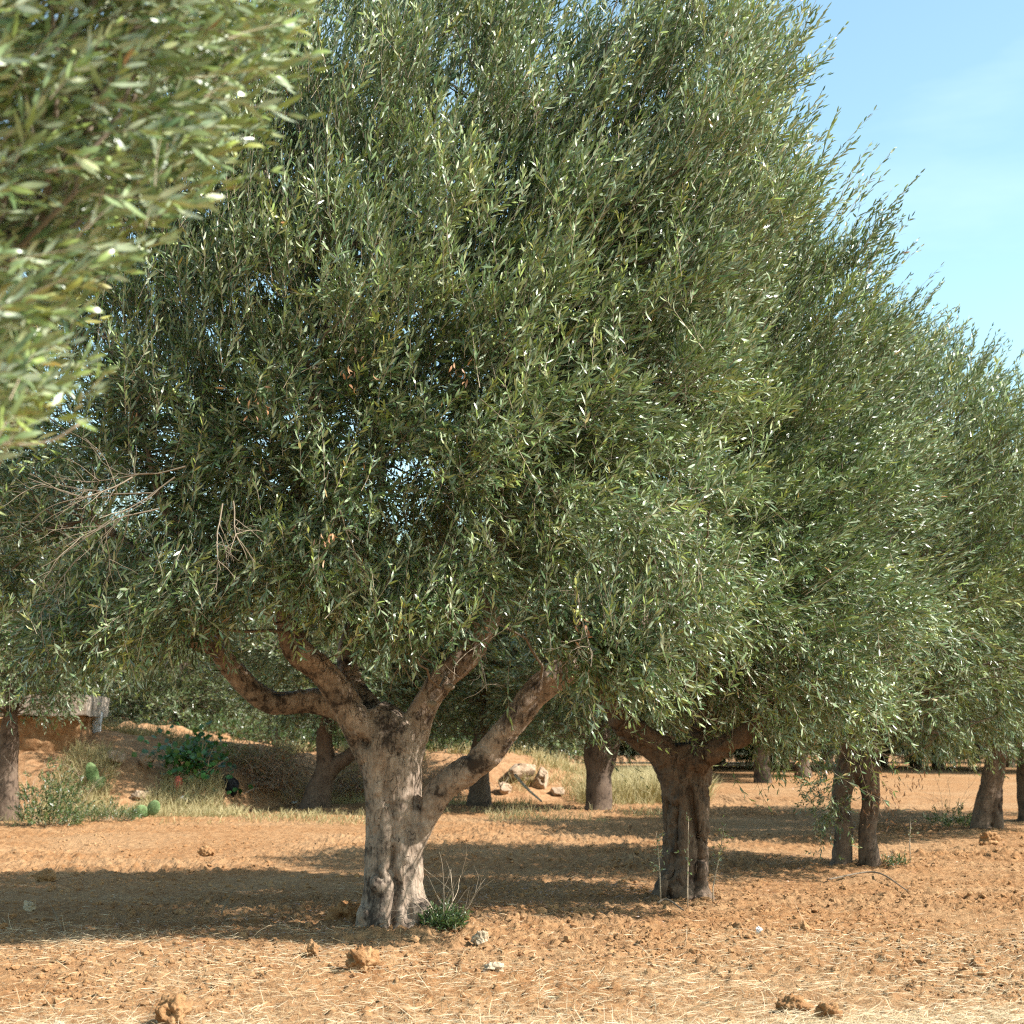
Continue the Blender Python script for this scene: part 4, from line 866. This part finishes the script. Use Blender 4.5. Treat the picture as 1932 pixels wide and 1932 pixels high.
# boulders
for k, (a, b_, Y, sx, sz, lab) in enumerate(((985, 1452, 34.0, 0.42, 0.36, 'pale boulder leaning on the bank behind the low right limb'), (1022, 1466, 34.2, 0.34, 0.40, 'upright pale boulder right of the leaning boulder'), (1050, 1492, 33.6, 0.26, 0.2, 'low yellowish boulder at the foot of the bank'), (952, 1486, 33.8, 0.28, 0.2, 'small boulder at the foot of the reddish bank'),
                                             (215, 1425, 32.0, 0.35, 0.26, 'pale stone half buried in the grassy slope below the white post'), (275, 1432, 32.5, 0.28, 0.3, 'grey stone standing in the grass left of the green vine'), (270, 1500, 30.2, 0.3, 0.18, 'flat tan stone at the foot of the grassy slope'))):
    c = on_bank(a, b_ + sz * 50) + A([0, 0, sz * 0.45]); g = Geo(); blobs(g, A([c]), A([[sx * .75, sx * 0.6, sz * .75]]), ICO5, 0.6, 1.3, 90 + k, 0, 0.5, 0.9)
    o = g.obj('boulder', M_ROCK, None, c); o.location = c; tag(o, lab, 'boulder', 'boulders on the bank')
# vine with broad leaves
b_ = on_bank(365, 1475) + A([0, 0, 0.35]); t = empty('vine_plant', b_); tag(t, 'dark green broad leaved vine sprawling at the top of the grassy bank', 'vine')
n = 420; r = np.random.default_rng(81); P = b_ + r.normal(0, 1, (n, 3)) * A([0.42, 0.3, 0.28]) + A([0, 0, 0.1]); P[:, 2] += 0.5 * fbm(P * 1.7, 2, 3) - 0.25 * (P[:, 0] - b_[0])
D = nrm(r.normal(size=(n, 3)) + A([0, -0.4, -0.3])); g = Geo()
add_leaves(g, P, D, nrm(A([0.2, -0.6, 0.7]) + r.normal(0, 0.35, (n, 3))), r.uniform(0.1, 0.17, n), r.uniform(0.11, 0.17, n), r.uniform(0, 1, n), 0, 0)
for k in range(14):
    dead_branch(g, b_ + A([0, 0, -0.6]), nrm(A([r.normal(0, .6), -0.2, 1])), 1.2, r, 2, 0.012, 1)
g.obj('foliage', [M_VINE, M_TWIG], t, b_)
# dead brush heap
for k, (a, py_, Y, w_, h_, n, lab) in enumerate(((505, 1490, 31.2, 0.95, 1.25, 330, 'tangled heap of dead brown brush between the vine and the V forked tree'), (660, 1500, 32.6, 0.6, 0.7, 130, 'low heap of dead brush right of the V forked tree'), (860, 1492, 34.4, 0.7, 0.7, 110, 'dry brown brush behind the biggest trunk'))):
    b_ = on_bank(a, py_, 29.6); t = empty('brush_heap', b_); tag(t, lab, 'brush heap', 'heaps of dead brush'); r = np.random.default_rng(400 + k); g = Geo()
    for j in range(n):
        p = b_ + A([r.normal(0, w_ * 0.5), r.normal(0, 0.4), 0.02 + abs(r.normal(0, h_ * 0.45))])
        dead_branch(g, p, r.normal(size=3) * A([1, 0.6, 0.7]), r.uniform(0.3, 0.8), r, 2, 0.009)
    g.tone = [x_ * 0.8 for x_ in g.tone]
    m_ = n * 5; P = b_ + r.normal(0, 1, (m_, 3)) * A([w_ * .5, 0.4, 0]) + A([0, 0, 1]) * np.abs(r.normal(0, h_ * .42, (m_, 1)))
    o = g.obj('dead_stems', M_TWIG, t, b_); o['kind'] = 'stuff'; g = Geo()
    add_leaves(g, P, nrm(r.normal(size=(m_, 3))), nrm(r.normal(size=(m_, 3))), r.uniform(.05, .1, m_), r.uniform(.015, .03, m_), r.uniform(0, .7, m_), 0, 1)
    g.obj('withered_leaves', M_DEAD, t, b_)
# prickly pear pads
def pad(g, c, rx, rz, tilt, yaw):
    V, F = ICO3; V = V * A([rx, 0.035, rz]); ct, st = math.cos(tilt), math.sin(tilt)
    V = np.stack([V[:, 0] * ct + V[:, 2] * st, V[:, 1], -V[:, 0] * st + V[:, 2] * ct], -1); cy, sy = math.cos(yaw), math.sin(yaw)
    g.add(np.stack([V[:, 0] * cy - V[:, 1] * sy, V[:, 0] * sy + V[:, 1] * cy, V[:, 2]], -1) + c, F)
for a, py_, Y, pads, lab in ((178, 1468, 29.6, ((174, 1460, .13, .24, -.3, .2), (188, 1478, .1, .17, .7, .5)), 'prickly pear with two upright pads on the grassy slope'), (283, 1530, 28.4, ((270, 1530, .1, .14, -.9, .3), (290, 1524, .13, .15, .5, -.2), (258, 1536, .1, .1, 1.2, 0)), 'low prickly pear with three pads at the field edge')):
    b_ = on_bank(a, py_ + 22); Y = b_[1]; t = empty('prickly_pear', b_); tag(t, lab, 'cactus')
    for (x_, y_, rx, rz, ti, ya) in pads:
        g = Geo(); pad(g, at(x_, y_, Y), rx, rz, ti, ya); g.obj('pad', M_CACT, t, b_)
# litter
def crumple(name, px_, py_, Y, R, mat, lab, cat, seed):
    c = on_bank(px_, py_ + R[2] * 45) + A([0, -0.1, R[2] * 0.5]); g = Geo(); blobs(g, A([c]), A([R]), ICO4, 0.7, 2.2, seed, 0, 0.5, 0.6); o = g.obj(name, mat, None, c, smooth=False); o.location = c; tag(o, lab, cat)
crumple('plastic_bag', 338, 1482, 30.4, (0.08, 0.1, 0.19), M_RED, 'crumpled red plastic bag in the dry grass', 'bag', 5)
crumple('plastic_wrapper', 352, 1506, 30.0, (0.18, 0.1, 0.06), M_WHITE, 'torn white wrapper below the red bag', 'wrapper', 6)
crumple('rubbish_sack', 436, 1482, 30.8, (0.24, 0.2, 0.26), M_BLACK, 'black rubbish sack beside the dead brush heap', 'sack', 8)
crumple('paper_scrap', 556, 1514, 30.6, (0.08, 0.06, 0.035), M_WHITE, 'white paper scrap left of the V forked tree', 'scrap', 9)
# dry branch leaning on the bank
P = A([[*at(972, 1462, 33.2), 0.035], [*at(995, 1488, 32.9), 0.03], [*at(1022, 1512, 32.6), 0.02]])
g = Geo(); tube(g, smooth_path(P, 12), 7, 0, 0.9); o = g.obj('fallen_branch', M_TWIG); tag(o, 'pale dry branch leaning against the reddish bank below the boulders', 'branch', 'fallen branches on the soil')
print('done')
